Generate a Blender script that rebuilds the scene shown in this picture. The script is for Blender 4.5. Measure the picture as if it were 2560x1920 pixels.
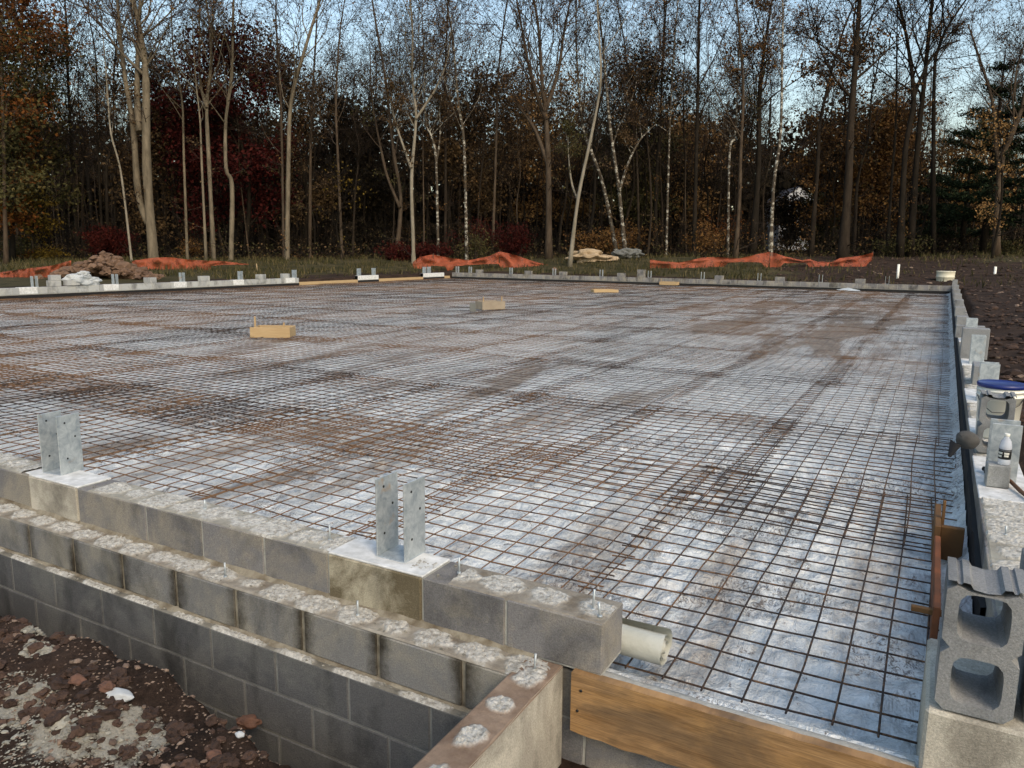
import bpy, math, random
from mathutils import Vector, Matrix, noise
rnd = random.Random(7)
S = bpy.context.scene
for o in list(bpy.data.objects): bpy.data.objects.remove(o)
COL = S.collection

# ------------------------------------------------------------------ camera
F_PX = 1909.68                      # focal length in the 2560 px wide photograph
CAMZ = 1.31
R = Matrix(((0.87524854, -0.09200056, 0.47484302),
            (0.48356827, 0.14597435, -0.86304879),
            (0.01008607, 0.98500121, 0.17225238)))
CAM = Vector((0, 0, CAMZ))
cam_d = bpy.data.cameras.new('camera'); cam = bpy.data.objects.new('camera', cam_d); COL.objects.link(cam)
cam_d.sensor_width = 36; cam_d.lens = F_PX / 2560 * 36; cam_d.clip_end = 2000; cam_d.clip_start = 0.05
cam.matrix_world = Matrix.Translation(CAM) @ R.to_4x4()
S.camera = cam
FWD = R @ Vector((0, 0, -1)); RGT = R @ Vector((1, 0, 0))
FH = Vector((FWD.x, FWD.y, 0)).normalized(); RH = Vector((FH.y, -FH.x, 0))

# ------------------------------------------------------------------ light
SUN_DIR = Vector((0.601, -0.451, 0.659)).normalized()
W = bpy.data.worlds.new('World'); S.world = W; W.use_nodes = True
nt = W.node_tree; nt.nodes.clear()
sky = nt.nodes.new('ShaderNodeTexSky'); sky.sky_type = 'NISHITA'; sky.sun_disc = False
sky.sun_elevation = math.asin(SUN_DIR.z); sky.sun_rotation = math.atan2(SUN_DIR.x, SUN_DIR.y)
sky.air_density = 1.5; sky.dust_density = 2.6; sky.ozone_density = 1.3
bg = nt.nodes.new('ShaderNodeBackground'); bg.inputs[1].default_value = 0.084
wo = nt.nodes.new('ShaderNodeOutputWorld')
nt.links.new(sky.outputs[0], bg.inputs[0]); nt.links.new(bg.outputs[0], wo.inputs[0])
sd = bpy.data.lights.new('sun', 'SUN'); sd.energy = 0.6; sd.angle = math.radians(28); sd.color = (1, .82, .62)
sun = bpy.data.objects.new('sun', sd); COL.objects.link(sun)
sun.rotation_euler = SUN_DIR.to_track_quat('Z', 'Y').to_euler()
S.view_settings.view_transform = 'Standard'; S.view_settings.look = 'None'
S.view_settings.exposure = 1.45; S.view_settings.gamma = 1; S.view_settings.use_curve_mapping = False
S.render.engine = 'CYCLES'

# ------------------------------------------------------------------ helpers
def ray(px, py):
    return R @ Vector(((px - 1280) / F_PX, -(py - 960) / F_PX, -1))
def at(px, py, depth): return CAM + ray(px, py) * depth
def onz(px, py, z=0.0):
    d = ray(px, py); return CAM + d * ((z - CAMZ) / d.z)
def onx(px, py, x):
    d = ray(px, py); return CAM + d * (x / d.x)
def ony(px, py, y):
    d = ray(px, py); return CAM + d * (y / d.y)
def nz(x, y, z=0.0): return noise.noise(Vector((x, y, z)))
def sm(a, b, t):
    t = max(0, min(1, (t - a) / (b - a))); return t * t * (3 - 2 * t)

def nodes_mat(name):
    m = bpy.data.materials.new(name); m.use_nodes = True
    n = m.node_tree; b = n.nodes['Principled BSDF']; return m, n, b
def add(n, t, **kw):
    x = n.nodes.new(t)
    for k, v in kw.items(): setattr(x, k, v)
    return x
def ramp(n, fac, stops):
    r = add(n, 'ShaderNodeValToRGB'); e = r.color_ramp.elements
    while len(e) > 1: e.remove(e[-1])
    for i, (p, c) in enumerate(stops):
        q = e[0] if i == 0 else e.new(p)
        q.position = p; q.color = (c[0], c[1], c[2], 1) if not isinstance(c, (int, float)) else (c, c, c, 1)
    n.links.new(fac, r.inputs[0]); return r.outputs[0]
def texc(n, scale=(1, 1, 1), kind='Object', rot=(0, 0, 0)):
    t = add(n, 'ShaderNodeTexCoord'); mp = add(n, 'ShaderNodeMapping')
    mp.inputs['Scale'].default_value = scale; mp.inputs['Rotation'].default_value = rot
    n.links.new(t.outputs[kind], mp.inputs[0]); return mp.outputs[0]
def geo_pos(n, scale=(1, 1, 1), rot=(0, 0, 0)):
    t = add(n, 'ShaderNodeNewGeometry'); mp = add(n, 'ShaderNodeMapping')
    mp.inputs['Scale'].default_value = scale; mp.inputs['Rotation'].default_value = rot
    n.links.new(t.outputs['Position'], mp.inputs[0]); return mp.outputs[0]
def nse(n, vec, scale, detail=4, rough=.55, dist=0):
    t = add(n, 'ShaderNodeTexNoise'); t.inputs['Scale'].default_value = scale
    t.inputs['Detail'].default_value = detail; t.inputs['Roughness'].default_value = rough
    t.inputs['Distortion'].default_value = dist
    n.links.new(vec, t.inputs['Vector']); return t.outputs[0]
def mixc(n, fac, a, b, bt='MIX'):
    m = add(n, 'ShaderNodeMix', data_type='RGBA', blend_type=bt)
    for s, v in ((0, fac), (6, a), (7, b)):
        if isinstance(v, (tuple, list)): m.inputs[s].default_value = (*v[:3], 1)
        elif isinstance(v, (int, float)): m.inputs[s].default_value = v
        else: n.links.new(v, m.inputs[s])
    return m.outputs[2]
def bump(n, b, h, strength=.5, dist=.01):
    q = add(n, 'ShaderNodeBump'); q.inputs['Strength'].default_value = strength; q.inputs['Distance'].default_value = dist
    n.links.new(h, q.inputs['Height']); n.links.new(q.outputs[0], b.inputs['Normal'])
def isl(n):
    return add(n, 'ShaderNodeNewGeometry').outputs['Random Per Island']

M = {}
def simple(name, c1, c2, scale=8, rough=.8, bs=.4, bd=.005, metal=0, island=0.0, fine=120, spec=.3, streak=(1, 1, 1)):
    m, n, b = nodes_mat(name)
    v = geo_pos(n, streak)
    col = mixc(n, ramp(n, nse(n, v, scale, 6, .6), [(.3, 0), (.7, 1)]), c1, c2)
    if island:
        r = ramp(n, isl(n), [(0, 1 - island), (1, 1 + island)])
        col = mixc(n, 1.0, col, r, 'MULTIPLY')
    n.links.new(col, b.inputs['Base Color']); b.inputs['Roughness'].default_value = rough
    b.inputs['Metallic'].default_value = metal; b.inputs['Specular IOR Level'].default_value = spec
    if bs: bump(n, b, nse(n, geo_pos(n), fine, 3, .7), bs, bd)
    M[name] = m; return m

def cmu_mat(name, base, tan, tanfac=.5, isla=.22, joint=None):
    m, n, b = nodes_mat(name)
    v = geo_pos(n)
    big = ramp(n, nse(n, v, 3.1, 7, .66, .5), [(.44, 0), (.60, 1)])
    spk = ramp(n, nse(n, v, 160, 3, .8), [(.3, .70), (.7, 1.25)])
    dk = ramp(n, nse(n, geo_pos(n, (1.3, 1.3, .8)), 2.3, 5, .6, .3), [(.33, .45), (.5, 1)])
    sc = ramp(n, nse(n, geo_pos(n, (1, 1, 1), (.3, .7, .2)), 16, 6, .8, 1.5), [(.56, 0), (.66, .35)])
    col = mixc(n, ramp(n, isl(n), [(0, 0), (1, 1)]), tuple(c * (1 - isla) for c in base), tuple(c * (1 + isla) for c in base))
    mf = add(n, 'ShaderNodeMath', operation='MULTIPLY'); n.links.new(big, mf.inputs[0]); mf.inputs[1].default_value = tanfac
    col = mixc(n, mf.outputs[0], col, tan); col = mixc(n, sc, col, tan)
    if joint:          # moss and damp creeping out from the vertical joints
        x0, jc, wd, k = joint
        sp = add(n, 'ShaderNodeSeparateXYZ'); n.links.new(v, sp.inputs[0])
        def mth(op, a, b_=None):
            q = add(n, 'ShaderNodeMath', operation=op)
            for ii, vv in enumerate((a, b_)):
                if vv is None: continue
                if isinstance(vv, (int, float)): q.inputs[ii].default_value = vv
                else: n.links.new(vv, q.inputs[ii])
            return q.outputs[0]
        t = mth('ABSOLUTE', mth('SUBTRACT', mth('FRACT', mth('DIVIDE', mth('SUBTRACT', sp.outputs[0], x0 + .2032 - 40.64), .4064)), .5))
        t = mth('ADD', t, mth('MULTIPLY', mth('SUBTRACT', nse(n, v, 4.2, 6, .7), .5), .55))
        f = ramp(n, t, [(0, k), (wd, 0)]); col = mixc(n, f, col, jc)
    col = mixc(n, 1, col, dk, 'MULTIPLY'); col = mixc(n, 1, col, spk, 'MULTIPLY')
    n.links.new(col, b.inputs['Base Color']); b.inputs['Roughness'].default_value = .95
    b.inputs['Specular IOR Level'].default_value = .15
    bump(n, b, nse(n, v, 130, 4, .8), .7, .006)
    M[name] = m
cmu_mat('cmu', (.180, .174, .168), (.32, .285, .215), .65)
cmu_mat('cmu_mid', (.19, .187, .175), (.31, .285, .22), .6, .12, (-4.27, (.045, .038, .026), .17, .95))
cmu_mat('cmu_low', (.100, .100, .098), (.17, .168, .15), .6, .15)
cmu_mat('cmu_light', (.34, .345, .33), (.42, .41, .35), .5, .15)
cmu_mat('cmu_loose', (.25, .255, .25), (.31, .30, .27), .3, .12)
cmu_mat('parge', (.36, .33, .265), (.56, .52, .42), .8, .05)
cmu_mat('parge_rough', (.14, .115, .07), (.40, .36, .26), 1, .05)
n = M['parge_rough'].node_tree
for q in n.nodes:
    if q.type == 'TEX_NOISE' and abs(q.inputs['Scale'].default_value - 16) < .1: q.inputs['Scale'].default_value = 11
cmu_mat('mud_cap', (.20, .13, .085), (.33, .25, .18), .7, .05)
simple('mortar', (.42, .41, .36), (.28, .27, .23), 20, .95, .8, .006)
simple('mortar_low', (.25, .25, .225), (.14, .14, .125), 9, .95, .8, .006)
simple('mortar_mossy', (.10, .075, .045), (.30, .27, .20), 14, .95, .8, .006)
simple('grout', (.40, .38, .31), (.70, .68, .60), 34, .95, 1, .012, fine=70)
simple('white_cement', (.42, .42, .39), (.70, .70, .67), 16, .9, .6, .004, fine=60)
m, n, b = nodes_mat('rust'); v = geo_pos(n)
big = nse(n, geo_pos(n, (1, .45, 1)), .33, 5, .6); fi = nse(n, v, 12, 5, .7)
am = add(n, 'ShaderNodeMath', operation='ADD'); n.links.new(big, am.inputs[0]); n.links.new(fi, am.inputs[1])
c = ramp(n, am.outputs[0], [(.84, (.026, .017, .012)), (1.0, (.065, .035, .018)), (1.18, (.150, .080, .036)), (1.0, (.26, .14, .07))][:3])
n.links.new(c, b.inputs['Base Color']); b.inputs['Roughness'].default_value = .85; M['rust'] = m
simple('rust_light', (.30, .16, .085), (.17, .095, .055), 3, .85, .3, .001, spec=.2)
simple('rust_old', (.15, .066, .026), (.075, .038, .019), 12, .85, .3, .001, spec=.2)
simple('foam', (.008, .008, .008), (.014, .013, .012), 6, .8, .3, .004)
m, n, b = nodes_mat('wood'); v = geo_pos(n, (1, 1, 11))
c = mixc(n, ramp(n, nse(n, v, 4, 6, .65, .5), [(.35, 0), (.65, 1)]), (.20, .105, .036), (.37, .22, .095))
c = mixc(n, ramp(n, nse(n, geo_pos(n, (1, 1, 2)), 3.2, 5, .6, .6), [(.45, 0), (.62, .7)]), c, (.13, .085, .045))
c = mixc(n, ramp(n, nse(n, geo_pos(n, (2, 1, 3)), 2.4, 5, .6, .3), [(.52, 0), (.75, .55)]), c, (.48, .27, .09))
c = mixc(n, 1, c, ramp(n, nse(n, geo_pos(n, (2.5, 1, 75)), 3, 4, .7, .2), [(.35, .62), (.6, 1.1)]), 'MULTIPLY')
n.links.new(c, b.inputs['Base Color']); b.inputs['Roughness'].default_value = .6
bump(n, b, nse(n, geo_pos(n, (1, 1, 14)), 12, 4, .7), .3, .003); M['wood'] = m
simple('wood_pale', (.34, .23, .11), (.42, .30, .16), 5, .75, .2, .002, streak=(1, 1, 8))
simple('wood_red', (.26, .085, .03), (.085, .04, .02), 4, .8, .3, .002)
simple('wood_dark', (.16, .085, .03), (.10, .05, .02), 5, .8, .3, .002)
simple('white_plastic', (.78, .76, .66), (.70, .68, .58), 5, .35, 0, spec=.5)
simple('pail_tan', (.66, .62, .46), (.60, .56, .42), 5, .45, 0, spec=.5)
simple('blue_lid', (.006, .015, .11), (.010, .022, .15), 5, .35, 0, spec=.5)
simple('pvc', (.80, .78, .68), (.74, .72, .62), 5, .4, 0)
simple('black_plastic', (.012, .012, .012), (.02, .02, .02), 5, .5, 0)
simple('cap_cloth', (.06, .056, .050), (.10, .095, .085), 10, .95, .4, .002, fine=300)
simple('stick', (.14, .07, .035), (.08, .045, .03), 9, .9, .4, .003)
simple('rock', (.30, .25, .18), (.19, .15, .105), 2, .9, .8, .03, fine=6)
simple('rock_tan', (.42, .32, .20), (.26, .19, .115), 1.2, .9, .8, .05, fine=5)
simple('rock_gray', (.16, .165, .15), (.10, .10, .09), 2, .9, .8, .03, fine=6)
simple('stone_white', (.44, .46, .45), (.36, .37, .36), 20, .8, .4, .002)
simple('stone_red', (.14, .072, .047), (.09, .048, .032), 25, .9, .6, .003)
simple('rubble', (.28, .265, .215), (.17, .16, .125), 30, .95, .6, .004, island=.35)
simple('pebbles', (.095, .060, .042), (.20, .15, .11), 16, .95, .6, .004, island=.4)
simple('clod_red', (.072, .043, .029), (.034, .020, .014), 14, .95, .9, .01, fine=60, island=.35)
simple('clod_dark', (.060, .036, .024), (.030, .018, .012), 4, .95, .9, .03, fine=20, island=.4)
simple('clod', (.17, .105, .065), (.10, .06, .038), 2, .95, .9, .06, fine=9, island=.2)
simple('house_wall', (.80, .82, .84), (.74, .76, .78), 1, .7, 0)
simple('house_roof', (.10, .10, .11), (.07, .07, .08), 3, .9, 0)
simple('glass_dark', (.02, .025, .03), (.03, .03, .035), 3, .1, 0, spec=.5)

# galvanised steel
m, n, b = nodes_mat('galv'); v = geo_pos(n)
c = mixc(n, ramp(n, nse(n, v, 18, 5, .7, .6), [(.35, 0), (.65, 1)]), (.30, .34, .36), (.55, .58, .57))
c = mixc(n, ramp(n, nse(n, v, 5, 4, .6, 1), [(.64, 0), (.72, .6)]), c, (.45, .30, .16))
n.links.new(c, b.inputs['Base Color']); b.inputs['Metallic'].default_value = .55; b.inputs['Roughness'].default_value = .5
M['galv'] = m

# polythene sheet with mud
m, n, b = nodes_mat('poly')
v = geo_pos(n)
w1 = nse(n, geo_pos(n, (1, 1, 1)), 5.5, 5, .6, 1.2); w2 = nse(n, v, 11, 4, .55, .8)
c = mixc(n, ramp(n, w1, [(.35, 0), (.65, 1)]), (.56, .59, .57), (.72, .74, .71))
mudn = nse(n, geo_pos(n, (1.6, .30, 1), (0, 0, 0)), .62, 8, .70, .35)
att = add(n, 'ShaderNodeAttribute', attribute_name='mud')
ad = add(n, 'ShaderNodeMath', operation='ADD'); n.links.new(mudn, ad.inputs[0]); n.links.new(att.outputs['Fac'], ad.inputs[1])
mf = ramp(n, ad.outputs[0], [(.49, 0), (.62, .88)])
mudc = mixc(n, ramp(n, nse(n, v, 9, 5, .7), [(.35, 0), (.65, 1)]), (.11, .078, .05), (.25, .20, .145))
c = mixc(n, mf, c, mudc)
spl = ramp(n, nse(n, geo_pos(n, (1, .6, 1), (0, 0, .4)), 9, 7, .8, 1.2), [(.59, 0), (.64, .85)])
c = mixc(n, spl, c, (.12, .085, .055))
spm = ramp(n, nse(n, geo_pos(n, (1, 1, 1)), 1.1, 4, .6, .4), [(.50, 0), (.58, 1)])
sp2 = ramp(n, nse(n, geo_pos(n, (1.2, .7, 1), (0, 0, .6)), 24, 7, .85, 1.8), [(.50, 0), (.56, .85)])
sm_ = add(n, 'ShaderNodeMath', operation='MULTIPLY'); n.links.new(spm, sm_.inputs[0]); n.links.new(sp2, sm_.inputs[1])
c = mixc(n, sm_.outputs[0], c, (.075, .05, .032))
n.links.new(c, b.inputs['Base Color'])
rr = ramp(n, mf, [(0, .20), (1, .8)]); n.links.new(rr, b.inputs['Roughness'])
b.inputs['Specular IOR Level'].default_value = .5
am = add(n, 'ShaderNodeMath', operation='ADD'); n.links.new(w1, am.inputs[0]); n.links.new(w2, am.inputs[1])
cw = nse(n, geo_pos(n, (1, .35, 1), (0, 0, .7)), 13, 5, .65, 1.6); am2 = add(n, 'ShaderNodeMath', operation='ADD'); n.links.new(am.outputs[0], am2.inputs[0]); n.links.new(cw, am2.inputs[1])
bump(n, b, am2.outputs[0], .75, .045)
M['poly'] = m
simple('poly_roll', (.40, .40, .33), (.54, .54, .47), 7, .35, .3, .01, fine=30, spec=.5)
simple('poly_wrap', (.40, .46, .48), (.54, .59, .60), 7, .35, .3, .01, fine=16, spec=.5)

# ground
m, n, b = nodes_mat('ground'); v = geo_pos(n)
soil = mixc(n, ramp(n, nse(n, v, 1.7, 8, .7), [(.35, 0), (.7, 1)]), (.018, .012, .0085), (.062, .040, .028))
fine_ = ramp(n, nse(n, v, 45, 5, .8), [(.3, .5), (.7, 1.4)])
soil = mixc(n, 1, soil, fine_, 'MULTIPLY')
soil = mixc(n, ramp(n, nse(n, v, 30, 3, .7), [(.68, 0), (.74, .7)]), soil, (.30, .24, .18))
grass = mixc(n, ramp(n, nse(n, v, .9, 6, .7), [(.35, 0), (.65, 1)]), (.026, .026, .011), (.075, .060, .029))
ga = add(n, 'ShaderNodeAttribute', attribute_name='grass')
gs = add(n, 'ShaderNodeMath', operation='ADD'); n.links.new(ga.outputs['Fac'], gs.inputs[0]); n.links.new(nse(n, v, .5, 6, .7), gs.inputs[1])
c = mixc(n, ramp(n, gs.outputs[0], [(.9, 0), (1.1, 1)]), soil, grass)
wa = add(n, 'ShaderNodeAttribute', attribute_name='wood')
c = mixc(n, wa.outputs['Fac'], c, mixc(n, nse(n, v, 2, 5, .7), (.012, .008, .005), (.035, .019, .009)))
ra = add(n, 'ShaderNodeAttribute', attribute_name='rub')
rs = add(n, 'ShaderNodeMath', operation='ADD'); n.links.new(ra.outputs['Fac'], rs.inputs[0]); n.links.new(nse(n, v, 9, 6, .7), rs.inputs[1])
c = mixc(n, ramp(n, rs.outputs[0], [(.90, 0), (1.22, .9)]), c, mixc(n, nse(n, v, 55, 5, .8), (.16, .14, .10), (.52, .50, .42)))
n.links.new(c, b.inputs['Base Color']); b.inputs['Roughness'].default_value = 1; b.inputs['Specular IOR Level'].default_value = .1
bump(n, b, nse(n, v, 35, 6, .8), .9, .02)
M['ground'] = m

def leaf_mat(name, c1, c2, c3=None):
    m, n, b = nodes_mat(name)
    st = [(0, c1), (.6, c2), (1, c3 or c2)]
    n.links.new(ramp(n, isl(n), st), b.inputs['Base Color']); b.inputs['Roughness'].default_value = .8
    b.inputs['Specular IOR Level'].default_value = .1
    M[name] = m
leaf_mat('leaf_brown', (.036, .023, .011), (.085, .053, .024), (.15, .095, .045))
leaf_mat('leaf_rust', (.055, .027, .010), (.125, .062, .020), (.20, .11, .035))
leaf_mat('leaf_orange', (.0585, .0203, .0054), (.1170, .0382, .0081), (.1530, .0675, .0135))
leaf_mat('leaf_red', (.0157, .0027, .0024), (.0381, .0056, .0042), (.0589, .0104, .0056))
leaf_mat('leaf_crimson', (.0176, .0027, .0027), (.0374, .0053, .0044), (.0573, .0097, .0062))
leaf_mat('leaf_yellow', (.0468, .0306, .0043), (.1080, .0684, .0090), (.1368, .0936, .0180))
leaf_mat('leaf_olive', (.0252, .0252, .0090), (.0540, .0495, .0180), (.0990, .0765, .0270))
leaf_mat('leaf_green', (.0072, .0132, .0060), (.0144, .0240, .0108), (.0300, .0390, .0150))
leaf_mat('leaf_tan', (.1200, .0638, .0225), (.2250, .1275, .0450), (.3000, .1800, .0675))
leaf_mat('leaf_dark', (.008, .0065, .004), (.019, .0145, .008), (.034, .024, .012))
leaf_mat('grass_blade', (.0237, .0262, .0095), (.0577, .0499, .0184), (.1155, .0892, .0420))
def bark_mat(name, c1, c2, spots=None):
    m, n, b = nodes_mat(name); v = geo_pos(n, (1, 1, .25))
    c = mixc(n, ramp(n, nse(n, v, 3.5, 6, .7), [(.35, 0), (.65, 1)]), c1, c2)
    if spots: c = mixc(n, ramp(n, nse(n, geo_pos(n, (1, 1, 1.6)), 2.6, 4, .7), [(.52, 0), (.58, 1)]), c, spots)
    n.links.new(c, b.inputs['Base Color']); b.inputs['Roughness'].default_value = .95; b.inputs['Specular IOR Level'].default_value = .1
    bump(n, b, nse(n, v, 14, 4, .7), .6, .03); M[name] = m
bark_mat('bark_pale', (.085, .070, .047), (.17, .14, .095))
bark_mat('bark_white', (.24, .21, .16), (.15, .13, .09))
bark_mat('bark_birch', (.045, .035, .025), (.08, .065, .045), (.34, .32, .26))
bark_mat('bark_brown', (.04, .028, .018), (.085, .063, .042))
bark_mat('bark_dark', (.010, .008, .005), (.022, .017, .012))
bark_mat('bark_deep', (.018, .013, .009), (.036, .027, .018))
bark_mat('twig', (.028, .020, .015), (.055, .040, .030))
bark_mat('twig_dark', (.009, .007, .005), (.018, .014, .010))

# safety netting
def net_mat(name, c1, c2):
    m, n, b = nodes_mat(name); v = geo_pos(n)
    c = mixc(n, ramp(n, nse(n, v, 2.5, 6, .7), [(.3, 0), (.7, 1)]), c1, c2)
    n.links.new(c, b.inputs['Base Color']); b.inputs['Roughness'].default_value = .7; M[name] = m
net_mat('net', (.16, .030, .010), (.40, .080, .024))
M['net'].node_tree.nodes['Principled BSDF'].inputs['Alpha'].default_value = .72
m, n, b = nodes_mat('bottle_clear'); b.inputs['Base Color'].default_value = (.80, .83, .88, 1)
b.inputs['Roughness'].default_value = .12; b.inputs['Transmission Weight'].default_value = .55; b.inputs['IOR'].default_value = 1.2; M['bottle_clear'] = m

class MB:
    def __init__(s): s.v = []; s.f = []; s.m = []; s.smooth = []
    def face(s, idx, mi=0, smo=False): s.f.append(idx); s.m.append(mi); s.smooth.append(smo)
    def box(s, x0, x1, y0, y1, z0, z1, mi=0, M4=None, j=0):
        b = len(s.v)
        for z in (z0, z1):
            for x, y in ((x0, y0), (x1, y0), (x1, y1), (x0, y1)):
                p = Vector((x, y, z))
                if j: p += Vector((rnd.uniform(-j, j), rnd.uniform(-j, j), rnd.uniform(-j, j)))
                if M4: p = M4 @ p
                s.v.append(p[:])
        for q in ((3, 2, 1, 0), (4, 5, 6, 7), (0, 1, 5, 4), (1, 2, 6, 5), (2, 3, 7, 6), (3, 0, 4, 7)):
            s.face([b + i for i in q], mi)
    def cbox(s, x0, x1, y0, y1, z0, z1, c=.006, mi=0, M4=None):
        # box with chamfered edges
        b = len(s.v); xs = (x0, x1); ys = (y0, y1); zs = (z0, z1)
        def P(x, y, z):
            p = Vector((x, y, z)); s.v.append((M4 @ p)[:] if M4 else p[:]); return len(s.v) - 1
        idx = {}
        for i in (0, 1):
            for j in (0, 1):
                for k in (0, 1):
                    sx = c if i == 0 else -c; sy = c if j == 0 else -c; sz = c if k == 0 else -c
                    idx[i, j, k, 0] = P(xs[i], ys[j] + sy, zs[k] + sz)
                    idx[i, j, k, 1] = P(xs[i] + sx, ys[j], zs[k] + sz)
                    idx[i, j, k, 2] = P(xs[i] + sx, ys[j] + sy, zs[k])
        A = idx
        def q(l, flip): s.face(l[::-1] if flip else l, mi)
        for i in (0, 1): q([A[i, 0, 0, 0], A[i, 1, 0, 0], A[i, 1, 1, 0], A[i, 0, 1, 0]], i == 0)
        for j in (0, 1): q([A[0, j, 0, 1], A[1, j, 0, 1], A[1, j, 1, 1], A[0, j, 1, 1]], j == 1)
        for k in (0, 1): q([A[0, 0, k, 2], A[1, 0, k, 2], A[1, 1, k, 2], A[0, 1, k, 2]], k == 0)
        for j in (0, 1):
            for k in (0, 1): q([A[0, j, k, 1], A[1, j, k, 1], A[1, j, k, 2], A[0, j, k, 2]], (j + k) % 2 == 1)
        for i in (0, 1):
            for k in (0, 1): q([A[i, 0, k, 0], A[i, 1, k, 0], A[i, 1, k, 2], A[i, 0, k, 2]], (i + k) % 2 == 0)
        for i in (0, 1):
            for j in (0, 1): q([A[i, j, 0, 0], A[i, j, 1, 0], A[i, j, 1, 1], A[i, j, 0, 1]], (i + j) % 2 == 1)
        for i in (0, 1):
            for j in (0, 1):
                for k in (0, 1): q([A[i, j, k, 0], A[i, j, k, 1], A[i, j, k, 2]], (i + j + k) % 2 == 1)
    def tube(s, pts, rad, n=6, mi=0, cap=True, smo=True):
        pts = [Vector(p) for p in pts]; L = len(pts)
        if not isinstance(rad, (list, tuple)): rad = [rad] * L
        b = len(s.v); up = Vector((.13, .31, .94)).normalized(); u = None
        for i, p in enumerate(pts):
            d = (pts[min(i + 1, L - 1)] - pts[max(i - 1, 0)])
            if d.length < 1e-9: d = Vector((0, 0, 1))
            d.normalize()
            if u is None:
                u = d.cross(up)
                if u.length < .1: u = d.cross(Vector((1, 0, 0)))
            else: u = u - d * u.dot(d)
            u.normalize(); w = d.cross(u)
            for k in range(n):
                a = 2 * math.pi * k / n
                s.v.append((p + (u * math.cos(a) + w * math.sin(a)) * rad[i])[:])
        for i in range(L - 1):
            for k in range(n):
                a = b + i * n + k; c = b + i * n + (k + 1) % n
                s.face((a, c, c + n, a + n), mi, smo)
        if cap:
            s.face([b + k for k in range(n)][::-1], mi); s.face([b + (L - 1) * n + k for k in range(n)], mi)
    def lathe(s, prof, n=24, mi=0, M4=None, smo=True):
        b = len(s.v)
        for r, z in prof:
            for k in range(n):
                a = 2 * math.pi * k / n; p = Vector((r * math.cos(a), r * math.sin(a), z))
                s.v.append((M4 @ p)[:] if M4 else p[:])
        for i in range(len(prof) - 1):
            for k in range(n):
                a = b + i * n + k; c = b + i * n + (k + 1) % n
                s.face((a, c, c + n, a + n), mi, smo)
        s.face([b + k for k in range(n)][::-1], mi); s.face([b + (len(prof) - 1) * n + k for k in range(n)], mi)
    def quad(s, c, sx, sy, rng, mi=0):
        a = Vector((rng.uniform(-1, 1), rng.uniform(-1, 1), rng.uniform(-1, 1)))
        if a.length < .05: a = Vector((1, 0, 0))
        a.normalize(); d = a.cross(Vector((rng.uniform(-1, 1), rng.uniform(-1, 1), rng.uniform(-1, 1)))); 
        if d.length < .05: d = a.cross(Vector((0, 0, 1))) 
        d.normalize(); b = len(s.v); c = Vector(c)
        e = a.cross(d) * (sy * .3)
        s.v += [(c - a * sx)[:], (c + d * sy + e)[:], (c + a * sx)[:], (c - d * sy + e)[:]]
        s.face((b, b + 1, b + 2, b + 3), mi)
    def rock(s, c, sx, sy, sz, seed, mi=0, sub=1, rough=.28, rot=0):
        # irregular stone from a subdivided octahedron
        vs = [Vector(q) for q in ((1,0,0),(-1,0,0),(0,1,0),(0,-1,0),(0,0,1),(0,0,-1))]
        fs = [(0,2,4),(2,1,4),(1,3,4),(3,0,4),(2,0,5),(1,2,5),(3,1,5),(0,3,5)]
        for _ in range(sub):
            cache = {}; nf = []
            def mid(a, b_):
                k = (min(a, b_), max(a, b_))
                if k not in cache: vs.append(((vs[a] + vs[b_]) / 2).normalized()); cache[k] = len(vs) - 1
                return cache[k]
            for a, b_, c_ in fs:
                x = mid(a, b_); y = mid(b_, c_); z = mid(c_, a); nf += [(a, x, z), (b_, y, x), (c_, z, y), (x, y, z)]
            fs = nf
        b = len(s.v); ca, sa = math.cos(rot), math.sin(rot)
        for q in vs:
            k = 1 + rough * noise.noise(q * 1.7 + Vector((seed * 3.1, seed, 0))) * 2
            k = min(k, 1.25)
            x, y, z = q.x * sx * k, q.y * sy * k, q.z * sz * k
            s.v.append((c[0] + x * ca - y * sa, c[1] + x * sa + y * ca, c[2] + z))
        for f in fs: s.face([b + i for i in f], mi)
    def build(s, name, mats, parent=None):
        me = bpy.data.meshes.new(name); me.from_pydata(s.v, [], s.f)
        if not isinstance(mats, (list, tuple)): mats = [mats]
        for q in mats: me.materials.append(M[q])
        me.polygons.foreach_set('material_index', s.m); me.polygons.foreach_set('use_smooth', s.smooth); me.update()
        o = bpy.data.objects.new(name, me); COL.objects.link(o)
        if parent: o.parent = parent; o.matrix_parent_inverse = Matrix.Translation(-Vector(parent.location)) if False else Matrix()
        return o

def tag(o, label=None, cat=None, group=None, kind=None):
    if label: o['label'] = label
    if cat: o['category'] = cat
    if group: o['group'] = group
    if kind: o['kind'] = kind
    return o
def empty(name, loc, label, cat, group=None, rz=0):
    o = bpy.data.objects.new(name, None); COL.objects.link(o); o.location = loc; o.rotation_euler.z = rz
    o.empty_display_size = .1
    return tag(o, label, cat, group)
def copy_tree(root, loc=None, rz=None, label=None, scale=None):
    r = root.copy(); COL.objects.link(r)
    if loc is not None: r.location = loc
    if rz is not None: r.rotation_euler.z = rz
    if label: r['label'] = label
    if scale: r.scale = scale
    for ch in root.children:
        c = ch.copy(); COL.objects.link(c); c.parent = r
        for g in ch.children:
            d = g.copy(); COL.objects.link(d); d.parent = c
    return r

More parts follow.
